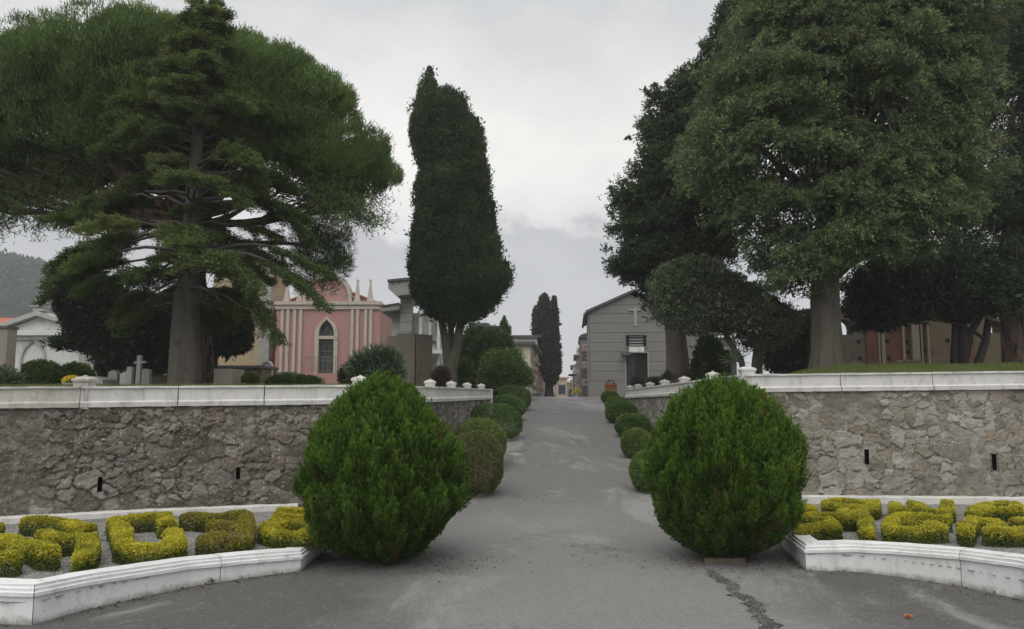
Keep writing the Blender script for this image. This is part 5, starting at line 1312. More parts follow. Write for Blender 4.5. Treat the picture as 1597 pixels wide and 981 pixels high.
    # faded painted scrolls under the gable and over the door
    for sx in (-1, 1):
        for k in range(3):
            pts = []; x0 = xc + sx * (.15 + .42 * k); zz = zc + .55 - .08 * k
            for i in range(9): a = i * .8; pts.append((x0 + sx * .05 * i + .05 * math.cos(a), Y + .015, zz + .08 * math.sin(a)))
            b = MB(); b.tube(pts, [.022] * 9, 5); b.build('scroll', M['cream'], t)
        for k in range(2):
            pts = []; x0 = xc + sx * 1.0; zz = Z(500 - 12 * k, Y)
            for i in range(7): a = i * .9; pts.append((x0 + sx * (.07 * i), Y - .004, zz - .05 * i * k + .06 * math.sin(a)))
            b = MB(); b.tube(pts, [.02] * 7, 5); b.build('scroll', M['cream'], t)
pink_chapel()

# ochre stone chapel left of it
def ochre_building():
    Y = 41.0; z0 = float(terL(np.array(X(380, Y)), np.array(Y))) - .1
    xl, xr = X(330, Y, 520), X(418, Y, 520); zt = Z(418, Y)
    t = thing('stone_chapel', ((xl + xr) / 2, Y + 2, z0), 'ochre rubble stone chapel with a grey stone corner pilaster behind the fir branches', 'chapel')
    b = MB(); b.box((xl, Y, z0), (xr - .45, Y + 5, zt)); b.build('wall', M['ochre'], t)
    b = MB(); b.box((xr - .45, Y - .14, z0), (xr + .12, Y + .5, Z(398, Y)))
    for v in (590, 470, 412): b.box((xr - .52, Y - .2, Z(v, Y)), (xr + .18, Y + .55, Z(v, Y) + .22))
    b.build('corner_pilaster', M['greystone'], t)
    b = MB(); b.box((xl - .2, Y - .12, zt), (xr - .46, Y + 5.1, zt + .25)); b.prism_y([(xl - .2, zt + .253), (xr - .46, zt + .253), ((xl + xr) / 2 - .3, zt + 1.5)], Y + .1, Y + 5); b.build('roof', M['slab'], t)
    b = MB(); b.box((X(418.8, Y, 500), Y + .6, z0), (X(432, Y, 500), Y + 4, Z(478, Y))); b.build('side_wall', M['brick'], t)
ochre_building()

# modern grey mausoleum behind the big cypress
def grey_mausoleum():
    Y = 31.0; z0 = float(terL(np.array(X(650, Y)), np.array(Y))) - .1
    t = thing('mausoleum', (X(655, Y), Y + 2, z0), 'modern grey mausoleum with a tall stone pier and flat overhanging slab roofs, behind the cypress', 'mausoleum')
    xa = X(609, Y, 520)
    b = MB(); b.box((xa, Y + .3, z0), (X(690, Y, 520), Y + 4, Z(487, Y))); b.build('wall', M['marble'], t)
    b = MB(); x0, x1 = X(625, Y, 500), X(643, Y, 500)
    zs = [Z(v, Y) for v in (600, 560, 518, 503, 489, 474, 462)]
    for a, c in zip(zs[:-1], zs[1:]): b.box((x0, Y - .2, a + .008), (x1, Y + .28, c - .008))
    b.build('pier', M['greystone'], t)
    for i, (u0, u1) in enumerate(((652, 657), (668, 672), (681, 685))):
        b = MB(); b.box((X(u0, Y), Y + .1, z0), (X(u1, Y), Y + .296, Z(489, Y))); b.build('fin', M['white'], t)
    b = MB(); b.prism_y([(X(611, Y, 450), Z(455, Y)), (X(625, Y, 450), Z(466, Y)), (X(665, Y, 450), Z(460, Y)), (X(665, Y, 450), Z(440, Y)), (X(611, Y, 450), Z(445, Y))], Y - .9, Y + 3); r = b.build('roof_slab', M['greystone'], t)
    b = MB(); b.prism_y([(X(610, Y, 450), Z(445, Y) + .003), (X(666, Y, 450), Z(440, Y) + .003), (X(666, Y, 450), Z(436, Y)), (X(610, Y, 450), Z(441.5, Y))], Y - .98, Y + 3.1); b.build('roof_covering', M['slab'], r)
    b = MB(); b.prism_y([(X(597, Y, 480), Z(488, Y)), (x0, Z(485, Y)), (x0, Z(477, Y)), (X(597, Y, 480), Z(481, Y))], Y - .5, Y + 3); r2 = b.build('roof_slab', M['greystone'], t)
    b = MB(); b.prism_y([(X(596.5, Y, 480), Z(481, Y) + .003), (x0, Z(477, Y) + .003), (x0, Z(474.5, Y)), (X(596.5, Y, 480), Z(479, Y))], Y - .55, Y + 3.1); b.build('roof_covering', M['slab'], r2)
    b = MB(); x = X(676, Y, 500); b.box((x - .03, Y + .04, Z(520, Y)), (x + .03, Y + .09, Z(492, Y))); b.box((x - .18, Y + .035, Z(500, Y)), (x + .18, Y + .085, Z(498, Y))); b.build('cross', M['greystone'], t)
    b = MB(); b.box((X(668, Y), Y - .35, Z(552, Y)), (X(690, Y), Y + .096, Z(546, Y))); b.build('shelf', M['white'], t)
grey_mausoleum()
flowers(None, X(675.5, 30.8), 30.8, Z(546, 31) + .0, 'small dark vase of flowers on the grey mausoleum shelf', 'vase', 5, 'leaf_bush', .14)

# concrete monument slabs
def slabs():
    Y = 22.0; z0 = float(terL(np.array(X(640, Y)), np.array(Y))) - .1
    t = thing('concrete_monument', (X(640, Y), Y + .4, z0), 'plain brown-grey concrete monument of tall upright slabs beside the cypress trunk', 'monument')
    b = MB(); b.prism_z([(X(617.5, Y), Y), (X(647.5, Y), Y - .1), (X(648, Y), Y + .45), (X(619, Y), Y + .5)], z0, Z(520, Y)); b.build('slab', M['concrete'], t)
    b = MB(); b.prism_z([(X(649, Y), Y - .05), (X(672, Y), Y + .35), (X(669, Y), Y + .8), (X(650, Y), Y + .45)], z0, Z(521, Y)); b.build('slab', M['concrete'], t)
    b = MB(); b.prism_z([(X(598, Y), Y + .5), (X(616, Y), Y + .35), (X(616.5, Y), Y + .75), (X(599, Y), Y + .9)], z0, Z(522, Y)); b.build('slab', M['concrete'], t)
slabs()

# grey chapel on the right
def grey_chapel():
    Y = 42.0; fx = frame(X(920, Y), Y, DRV); z0 = 1.55
    t = thing('chapel', tuple(fx((2.4, 2, z0))), 'grey horizontally grooved chapel with a white cross, louvred window and open dark door', 'chapel')
    W_ = 2 * (X(987, Y, 500) - X(920, Y, 500)); ze = Z(486, Y); za = Z(457, Y); D = 8.0
    dx0, dx1 = X(976, Y) - X(920, Y), X(1009, Y) - X(920, Y); dzt = Z(550.5, Y)
    wx0, wx1, wz0, wz1 = X(976, Y) - X(920, Y), X(1008, Y) - X(920, Y), Z(540.5, Y), Z(523, Y)
    b = MB(fx)
    b.box((0, .06, z0), (dx0, .3, dzt)); b.box((dx1, .06, z0), (W_, .3, dzt)); b.box((0, .06, dzt), (W_, .3, wz0)); b.box((0, .06, wz0), (wx0, .3, wz1)); b.box((wx1, .06, wz0), (W_, .3, wz1)); b.box((0, .06, wz1), (W_, .3, ze))
    b.prism_y([(0, ze), (W_, ze), (W_ / 2, za)], .06, .3)
    b.box((0, .3, z0), (.25, D, ze)); b.box((W_ - .25, .3, z0), (W_, D, ze)); b.box((.25, D - .25, z0), (W_ - .25, D, ze))
    b.build('wall', M['plaster_grey'], t)
    # raised boards with grooves between
    b = MB(fx); vs = [613, 594, 579, 564, 549, 534, 519, 504, 489.5, 476, 464]
    zz = [Z(v, Y) for v in vs]
    def halfw(z): return W_ / 2 if z < ze else W_ / 2 * max(0, (za - z) / (za - ze))
    for a, c in zip(zz[:-1], zz[1:]):
        a += .012; c -= .012
        if c <= ze:
            cuts = []
            if a < dzt - .05: cuts.append((dx0 - .05, dx1 + .05))
            if c > wz0 - .02 and a < wz1 + .02: cuts.append((wx0 - .05, wx1 + .05))
            if c > Z(549.5, Y) and a < Z(541, Y): cuts.append((X(980, Y) - X(920, Y), X(1005, Y) - X(920, Y)))
            x0 = .02; ends = W_ - .02
            if cuts:
                l = min(k[0] for k in cuts); r = max(k[1] for k in cuts); b.box((.02, .03, a), (l, .058, c)); b.box((r, .03, a), (W_ - .02, .058, c))
            else: b.box((.02, .03, a), (W_ - .02, .058, c))
        else:
            h0, h1 = halfw(max(a, ze)), halfw(c)
            b.prism_y([(W_ / 2 - h0 + .03, a), (W_ / 2 + h0 - .03, a), (W_ / 2 + h1 - .01, c), (W_ / 2 - h1 + .01, c)], .03, .058)
    b.build('cladding', M['plaster_grey'], t)
    b = MB(fx); ov = .22
    for s in (0, 1):
        x_e = -ov if s == 0 else W_ + ov; zl = ze - ov * (za - ze) / (W_ / 2)
        b.prism_y([(x_e, zl), (W_ / 2, za), (W_ / 2, za + .14), (x_e, zl + .14)], -.18, D + .1)
    b.build('roof', M['slab'], t)
    b = MB(fx); b.tube([(-.06, .1, ze - .1), (-.06, .1, z0)], [.05, .05], 8); b.build('downpipe', M['plaster_grey'], t)
    b = MB(fx); b.tube([(-.26, -.15, ze - .14), (-.26, D, ze - .14)], [.07, .07], 8); b.build('gutter', M['slab'], t)
    b = MB(fx); cx = X(991, Y, 490) - X(920, Y, 490)
    b.box((cx - .075, -.03, Z(509, Y)), (cx + .075, .028, Z(480, Y))); b.box((cx - .34, -.032, Z(485.2, Y)), (cx + .34, .026, Z(482, Y))); b.build('cross', M['louvre'], t)
    b = MB(fx); f = .07
    b.box((wx0 - f, .0, wz0 - f), (wx1 + f, .12, wz0)); b.box((wx0 - f, .0, wz1), (wx1 + f, .12, wz1 + f)); b.box((wx0 - f, .0, wz0), (wx0, .12, wz1)); b.box((wx1, .0, wz0), (wx1 + f, .12, wz1))
    w = b.build('window', M['plaster_grey'], t)
    b = MB(fx); b.box((wx0, .22, wz0), (wx1, .26, wz1)); b.build('pane', M['glass'], w)
    b = MB(fx)
    for i in range(4):
        z = wz0 + (wz1 - wz0) * (i + .3) / 4; b.box((wx0 + .2, .13, z), (wx1 - .18, .19, z + .07))
    b.build('louvre', M['louvre'], w)
    b = MB(fx); b.box((X(981, Y) - X(920, Y), -.01, Z(549, Y)), (X(1004, Y) - X(920, Y), .056, Z(541.5, Y))); b.build('name_plate', M['white'], t)
    b = MB(fx); b.box((dx0, 1.6, z0), (dx1, 1.7, dzt)); b.box((dx0 + .5, .28, z0), (dx1, .32, dzt - .02)); b.build('doorway', M['void'], t)
    b = MB(fx); b.box((dx0, .25, z0), (dx0 + .5, .29, dzt - .02)); b.build('door', M['metal'], t)
    b = MB(fx); b.box((dx0 - .06, -.01, z0), (dx0, .12, dzt + .05)); b.box((dx1, -.01, z0), (dx1 + .06, .12, dzt + .05)); b.box((dx0, -.008, dzt), (dx1, .12, dzt + .05)); b.build('door_frame', M['louvre'], t)
    b = MB(fx); b.box((dx0 - .27, -.5, dzt - .14), (dx0 + .22, -.02, dzt + .03)); b.build('canopy_slab', M['slab'], t)  # short canopy slab jutting out at the left of the door
    b = MB(fx); b.box((-.05, -.02, z0 - .1), (dx0 - .1, .055, Z(598, Y))); b.build('plinth', M['plaster_grey'], t)
grey_chapel()

# niche walls (columbaria) along the road beyond
def niche_wall(label, ox, oy, w, d, h, wall, n_front, n_side, rows, seed, roof='slab', side='left', front_niches=True, arched=False, group='niche walls along the upper driveway'):
    fx = frame(ox, oy, DRV); z0 = 1.5
    t = thing('niche_wall', tuple(fx((w / 2, d / 2, z0))), label, 'burial wall', group); rs = random.Random(seed)
    b = MB(fx); b.box((0, 0, z0), (w, d, h)); b.build('wall', M[wall], t)
    b = MB(fx)
    if arched:
        prof = [(-.1, h), (w + .1, h)] + [(w / 2 + (w / 2 + .1) * math.cos(math.pi * i / 8), h + .05 + .45 * math.sin(math.pi * i / 8)) for i in range(9)]
        b.prism_y(prof, -.15, d + .1)
    else: b.box((-.25, -.25, h), (w + .25, d + .1, h + .16))
    b.build('roof', M[roof], t)
    sx = 0 if side == 'left' else w; sg = -1 if side == 'left' else 1
    rh = (h - .35 - z0 - .3) / rows
    blooms = []
    for r in range(rows):
        for c in range(n_side):
            y0 = .25 + c * (d - .4) / n_side; y1 = y0 + (d - .4) / n_side - .1; za = z0 + .3 + r * rh
            b = MB(fx); b.box((sx + sg * .004, y0, za), (sx + sg * .05, y1, za + rh - .08)); b.build('niche_plate', M['pinkstone' if (r + c) % 3 else 'marble'], t)
            blooms.append((sx + sg * .14, (y0 + y1) / 2 + rs.uniform(-.2, .2), za + .05))
        if front_niches:
            for c in range(n_front):
                x0 = .12 + c * (w - .2) / n_front; x1 = x0 + (w - .2) / n_front - .08; za = z0 + .3 + r * rh
                b = MB(fx); b.box((x0, -.05, za), (x1, -.004, za + rh - .08)); b.build('niche_plate', M['pinkstone' if (r + c) % 2 else 'slab'], t)
                blooms.append(((x0 + x1) / 2, -.14, za + .05))
    for k, (x, y, z) in enumerate(blooms):
        if rs.random() < .7:
            p = fx((x, y, z)); m = rs.choice(['petal_red', 'petal_pink', 'petal_pink', 'petal_red', 'petal_yellow', 'leaf_bush'])
            b = MB(); b.lathe(p, [(.04, 0), (.05, .12)], 7); v = b.build('vase', M['marble'], t)
            lv = Leaves(seed * 100 + k); D = sphere_dirs(lv.rs, 70, -.3); rr = rs.uniform(.06, .13)
            lv.add(np.array(p) + np.array([0, 0, .15 + rr * .5]) + D * rr, D, rr * .5, rr * .45, lv.rs.rand(70)); lv.build('bouquet', M[m], v)
    return t, fx
X0 = X(803, 40)
niche_wall('cream niche wall left of the upper driveway, pinkish corner with red and pink flowers', X0, 40, X(827, 40) - X0, 9, Z(538, 40), 'cream_wall', 1, 6, 5, 11, side='right', front_niches=False)
x1_ = X(795, 51); niche_wall('white-fascia niche building behind the cream niche wall, mostly hidden', x1_, 51, X(838, 51) - x1_, 8, Z(527, 51), 'white', 1, 4, 5, 12, side='right', front_niches=False)
niche_wall('grey round-roofed niche wall just past the grey chapel', X(905, 54), 54, 4.0, 7, Z(527, 54), 'plaster_grey', 6, 5, 6, 13, arched=True)
niche_wall('narrow red-flowered niche wall past the round-roofed one', X(899, 66), 66, 4.0, 8, Z(556, 66), 'plaster_grey', 4, 6, 5, 14)
niche_wall('pale low niche wall farthest along the right side', X(893, 80), 80, 4.0, 10, Z(572, 80), 'white', 4, 6, 4, 15)
# pale houses behind the bushes on the left
def box_house(label, u0, u1, v0, Y, mat, seed, roofm='slab', base_v=606, wins=2, depth=6):
    x0, x1 = X(u0, Y), X(u1, Y); zt = Z(v0, Y); z0 = 1.5
    t = thing('house', ((x0 + x1) / 2, Y + depth / 2, z0), label, 'house'); b = MB(); b.box((x0, Y, z0), (x1, Y + depth, zt)); b.build('wall', M[mat], t)
    b = MB(); b.box((x0 - .3, Y - .3, zt), (x1 + .3, Y + depth + .2, zt + .18)); b.build('roof', M[roofm], t)
    for i in range(wins):
        xc = x0 + (x1 - x0) * (i + .5) / wins; zc = zt - 1.4
        b = MB(); b.box((xc - .55, Y - .05, zc - .75), (xc + .55, Y - .003, zc + .65)); f = b.build('window_frame', M['louvre'], t)
        b = MB(); b.box((xc - .45, Y - .06, zc - .65), (xc + .45, Y - .052, zc + .55)); b.build('pane', M['glass'], f)
    return t
box_house('white flat-roofed house behind the forked cypress and conical tree', 756, 792, 512, 62, 'white', 1)
box_house('pale house corner with a balcony slab right behind the cypress foliage', 738, 757, 507, 70, 'cream_wall', 2)
t = box_house('ochre house closing the far end of the driveway', 868, 884, 590, 100, 'ochre_wall', 3, 'ochre_wall', wins=1)
t = box_house('lower ochre house beside the far end of the driveway, pale corner strip', 884.5, 900, 597, 104, 'ochre_wall', 4, 'white', wins=1)

# flat-headed lamp post before the niche walls
Yl = 50.0; x = X(894.5, Yl)
t = thing('lamp_post', (x, Yl, 1.6), 'dark lamp post with a flat wide hood before the right niche walls', 'lamp post')
b = MB(); b.tube([(x, Yl, 1.55), (x, Yl, Z(585, Yl))], [.05, .04], 8); b.build('pole', M['metal'], t)
b = MB(); b.prism_y([(X(886, Yl), Z(586.5, Yl)), (X(898, Yl), Z(586.5, Yl)), (X(897, Yl), Z(583.5, Yl)), (X(887, Yl), Z(583.5, Yl))], Yl - .25, Yl + .25); b.build('hood', M['metal'], t)
flowers(None, X(900, 46), 46, 1.62, 'big yellow flower bunch on the ground before the right niche walls', 'flowers', 9, 'petal_yellow', .26)
# terracotta planter at the grey chapel
Yp = 26.2; x0, x1 = X(944, Yp), X(962, Yp); zt = Z(598, Yp); zb = float(ramp_z(Yp)) + .0
t = thing('clay_planter', ((x0 + x1) / 2, Yp + .3, zb), 'oblong terracotta planter at the top right of the driveway', 'planter')
b = MB(); xc = (x0 + x1) / 2; hw_ = (x1 - x0) / 2
b.v += []; b.add([(xc - hw_ * .82, Yp + .04, zb), (xc + hw_ * .82, Yp + .04, zb), (xc + hw_ * .82, Yp + .36, zb), (xc - hw_ * .82, Yp + .36, zb), (xc - hw_ * .95, Yp, zt - .07), (xc + hw_ * .95, Yp, zt - .07), (xc + hw_ * .95, Yp + .4, zt - .07), (xc - hw_ * .95, Yp + .4, zt - .07)],
                 [(3, 2, 1, 0), (4, 5, 6, 7), (0, 1, 5, 4), (1, 2, 6, 5), (2, 3, 7, 6), (3, 0, 4, 7)])
b.box((xc - hw_, Yp - .02, zt - .068), (xc + hw_, Yp + .42, zt)); b.build('pot', M['terracotta'], t)
lv = Leaves(77); D = sphere_dirs(lv.rs, 60, 0); lv.add(np.array([xc, Yp + .2, zt]) + D * .1, D, .06, .03, lv.rs.rand(60)); lv.build('plant', M['leaf_grey'], t)

# white chapel at far left ----------------------------------------------------
def white_chapel():
    Y = 30.0; z0 = float(terL(np.array(X(70, Y)), np.array(Y))) - .1
    xl, xr = X(8, Y), X(122, Y); xa = X(63, Y, 500); ze = Z(516, Y); za = Z(494, Y)
    t = thing('chapel', (xa, Y + 2, z0), 'small white chapel with a triangular pediment and a blind pointed arch, far left', 'chapel')
    b = MB(); b.box((xl, Y, z0), (xr, Y + 5, Z(530, Y))); b.build('wall', M['white'], t)
    b = MB(); b.box((xl - .1, Y - .12, Z(530, Y)), (xr + .1, Y + .05, Z(524, Y))); b.box((xl - .25, Y - .3, Z(523.8, Y)), (xr + .25, Y + .05, ze)); b.build('cornice', M['white'], t)
    b = MB(); b.prism_y([(xl - .1, ze + .003), (xr + .1, ze + .003), (xa, za)], Y - .05, Y + .3); b.build('pediment', M['white'], t)
    b = MB()
    for xe in (xl - .3, xr + .3): b.prism_y([(xe, ze + .02), (xa, za + .02), (xa, za + .2), (xe, ze + .2)] , Y - .32, Y + 5)
    b.build('roof', M['marble'], t)
    b = MB(); b.square_lathe((xa, Y, za + .2), [(.2, 0), (.2, .16), (.28, .17), (.28, .22), (.16, .24), (.16, .42), (.05, .5)]); b.build('finial', M['marble'], t)
    ax = X(52, Y, 560); w = .42; zs = Z(562, Y); arc = []; arc2 = []
    for i in range(9):
        th = R(60) * (1 - abs(i - 4) / 4 ) if False else R(60) * (i / 4 if i <= 4 else (8 - i) / 4)
        s = -1 if i <= 4 else 1
        arc.append((ax + s * (2 * w * math.cos(th) - w), zs + 2 * w * math.sin(th))); ow = w + .09
        arc2.append((ax + s * (2 * ow * math.cos(th) - ow), zs + 2 * ow * math.sin(th)))
    b = MB(); b.strip_y(arc, arc2, Y - .08, Y - .003); b.box((ax - w - .09, Y - .08, z0), (ax - w, Y - .003, zs)); b.box((ax + w, Y - .08, z0), (ax + w + .09, Y - .003, zs)); b.build('blind_arch', M['marble'], t)
white_chapel()
def red_house():
    Y = 44.0; xl, xr = X(-50, Y), X(32, Y); z0 = 1.9
    t = thing('house', ((xl + xr) / 2, Y + 3, z0), 'low house with an orange tiled roof behind the white chapel', 'house')
    b = MB(); b.box((xl, Y, z0), (xr, Y + 6, Z(508, Y))); b.build('wall', M['greystone'], t)
    b = MB(); b.add([(xl - .3, Y - .4, Z(510, Y)), (xr + .2, Y - .4, Z(508, Y)), (xr - .5, Y + 3, Z(491, Y)), (xl - .3, Y + 3, Z(489, Y)), (xl - .3, Y - .4, Z(508, Y)), (xr + .2, Y - .4, Z(506, Y)), (xr - .5, Y + 3, Z(489, Y)), (xl - .3, Y + 3, Z(487, Y))],
                    [(0, 1, 2, 3), (4, 5, 6, 7), (0, 1, 5, 4), (1, 2, 6, 5), (2, 3, 7, 6), (3, 0, 4, 7)]); b.build('roof', M['rooftile'], t)
    t = thing('house', (X(95, 46), 48, z0), 'house with a dull red roof edge right of the white chapel gable', 'house')
    b = MB(); b.box((X(72, 46), 46, z0), (X(135, 46), 51, Z(500, 46))); b.build('wall', M['white'], t)
    b = MB(); b.prism_y([(X(70, 46), Z(500, 46) + .003), (X(137, 46), Z(500, 46) + .003), (X(125, 46), Z(490, 46)), (X(80, 46), Z(490, 46))], 45.7, 51.2); b.build('roof', M['rooftile'], t)
    Y = 26.0; t = thing('wall_pier', (X(2, Y), Y, 1.9), 'dark stained pier at the far left edge beside the white chapel', 'pier')
    b = MB(); b.box((X(-30, Y), Y, 1.8), (X(9, Y), Y + .5, Z(512, Y))); b.build('shaft', M['concrete'], t)
    b = MB(); b.box((X(-31, Y), Y - .05, Z(512, Y) + .003), (X(10.5, Y), Y + .55, Z(508, Y))); b.build('cap', M['slab'], t)
red_house()

# ------------------------------------------------------------------ graves on the left terrace
def gz_(u, Y): return float(terL(np.array(X(u, Y, 600)), np.array(Y))) - .04
def headstone(label, u0, u1, vt, Y, mat, top='flat', th=.12, cat='headstone', name='headstone'):
    x0, x1 = X(u0, Y, 590), X(u1, Y, 590); z0 = gz_((u0 + u1) / 2, Y); zt = Z(vt, Y); t = thing(name, ((x0 + x1) / 2, Y, z0), label, cat); xc = (x0 + x1) / 2; w = (x1 - x0) / 2
    b = MB()
    if top == 'round': poly = [(x0, z0), (x1, z0)] + [(xc + w * math.cos(math.pi * i / 10), zt - w * .7 + w * .7 * math.sin(math.pi * i / 10)) for i in range(11)]
    elif top == 'peak': poly = [(x0, z0), (x1, z0), (x1, zt - .05), (xc, zt), (x0, zt - .05)]
    else: poly = [(x0, z0), (x1, z0), (x1, zt), (x0, zt)]
    b.prism_y(poly, Y, Y + th); b.build('stone', M[mat], t)
    b = MB(); b.box((x0 - .06, Y - .06, z0 - .02), (x1 + .06, Y + th + .06, z0 + .07)); b.build('base', M['greystone'], t)
    return t
headstone('narrow grey headstone with a small knob, left of the white gravestone', 168, 182, 577, 15.2, 'greystone', 'peak')
headstone('narrow white gravestone slab beside the dark evergreen stem', 197, 205, 572, 16, 'marble')
headstone('rounded grey headstone behind the stone cross', 217, 233, 575, 17.2, 'greystone', 'round')
headstone('plain cream tomb slab right of the pine trunk', 333, 362, 575, 15.4, 'cream', th=.7, cat='tomb', name='tomb_slab')
headstone('small grey plaque stone before the pink chapel', 436, 459, 580, 20, 'greystone', th=.25)
Y = 15.6; x = X(214, Y, 590); z0 = gz_(214, Y); t = thing('stone_cross', (x, Y, z0), 'thin pale stone cross leaning by the dark evergreen', 'cross')
b = MB(); b.prism_y([(x - .04, z0), (x + .04, z0), (X(217, Y, 555) + .04, Z(554, Y)), (X(217, Y, 555) - .04, Z(554, Y))], Y, Y + .08); b.build('shaft', M['marble'], t)
b = MB(); b.prism_y([(X(209, Y, 565), Z(567, Y)), (X(227, Y, 565), Z(566, Y)), (X(227, Y, 565), Z(563, Y)), (X(209, Y, 565), Z(564, Y))], Y - .003, Y + .078); b.build('arm', M['marble'], t)
Y = 14.0; z0 = gz_(147, Y); t = thing('boulder', (X(147, Y), Y, z0), 'flat sloping dark boulder behind the left wall post', 'stone')
b = MB(); b.prism_y([(X(131, Y), z0), (X(163, Y), z0), (X(162, Y), Z(592, Y)), (X(155, Y), Z(588, Y)), (X(132, Y), Z(586, Y))], Y, Y + .5); b.build('stone', M['greystone'], t)
Y = 11.5; xx = X(112, Y, 592); z0 = gz_(112, Y)
t = thing('flower_pot', (xx, Y, z0), 'square pale pot of yellow flowers beside the left wall post', 'flower pot')
b = MB(); b.square_lathe((xx, Y, z0), [(.07, 0), (.085, .10), (.09, .11), (.09, .13)]); b.build('pot', M['marble'], t)
lv = Leaves(88); D = sphere_dirs(lv.rs, 260, -.1); lv.add(np.array([xx, Y, z0 + .15]) + D * np.array([.12, .1, .07]), D, .03, .024, lv.rs.rand(260)); lv.build('bloom', M['petal_yellow'], t)
# low dark tomb wall between pine and pink chapel
Y = 24.0; z0 = gz_(370, Y); t = thing('tomb_wall', (X(375, Y), Y, z0), 'low dark stone tomb enclosure with a flat coping, before the ochre chapel', 'tomb')
b = MB(); b.box((X(330, Y), Y, z0), (X(408, Y), Y + 1.6, Z(574, Y))); b.build('wall', M['stone_dry'], t)
b = MB(); b.box((X(328, Y), Y - .08, Z(574, Y) + .003), (X(410, Y), Y + 1.7, Z(570, Y))); b.build('coping', M['slab'], t)
Y = 25.0; t = thing('tomb_arch', (X(415, Y), Y, gz_(415, Y)), 'round-topped grey tomb slab beside the pink chapel corner', 'tomb')
xc = X(416, Y); w = X(424, Y) - xc; z0 = gz_(415, Y); zt = Z(563, Y)
b = MB(); b.prism_y([(xc - w, z0), (xc + w, z0)] + [(xc + w * math.cos(math.pi * i / 12), zt - w + w * math.sin(math.pi * i / 12)) for i in range(13)], Y, Y + .2); b.build('stone', M['marble'], t)
b = MB(); b.strip_y([(xc + w * .75 * math.cos(math.pi * i / 12), zt - w + w * .75 * math.sin(math.pi * i / 12)) for i in range(13)], [(xc + w * math.cos(math.pi * i / 12), zt - w + w * math.sin(math.pi * i / 12)) for i in range(13)], Y - .05, Y - .003); b.build('rim', M['greystone'], t)
# tumbled ruin stones
Y = 23.0; t = thing('ruined_tomb', (X(256, Y), Y, gz_(256, Y)), 'broken stone tomb with a tilted lintel left of the fir trunk', 'tomb'); z0 = gz_(256, Y)
b = MB(); b.box((X(244, Y), Y, z0), (X(249, Y), Y + .4, Z(550, Y))); b.box((X(262, Y), Y, z0), (X(272, Y), Y + .5, Z(562, Y))); b.build('pier', M['ochre'], t)
b = MB(); b.prism_y([(X(246, Y), Z(562, Y)), (X(272, Y), Z(557, Y)), (X(272, Y), Z(552, Y)), (X(246, Y), Z(557, Y))], Y - .05, Y + .45); b.build('lintel', M['ochre'], t)
b = MB(); b.box((X(240, Y), Y - .1, z0), (X(275, Y), Y + .9, Z(585, Y))); b.build('base', M['stone_dry'], t)
Y = 34.0; t = thing('mausoleum', (X(160, Y), Y, gz_(160, Y)), 'plain white wall of a mausoleum seen between the dark evergreen stems', 'mausoleum'); z0 = gz_(160, Y)
b = MB(); b.box((X(123, Y), Y, z0), (X(215, Y), Y + 4, Z(555, Y))); b.build('wall', M['white'], t)
b = MB()
for v in (562, 570, 578, 586): b.box((X(183, Y), Y - .03, Z(v + 1.5, Y)), (X(200, Y), Y - .003, Z(v, Y)))
b.build('vent_slats', M['louvre'], t)
b = MB(); b.box((X(122, Y), Y - .1, Z(555, Y) + .003), (X(216, Y), Y + 4.1, Z(551, Y))); b.build('roof', M['marble'], t)

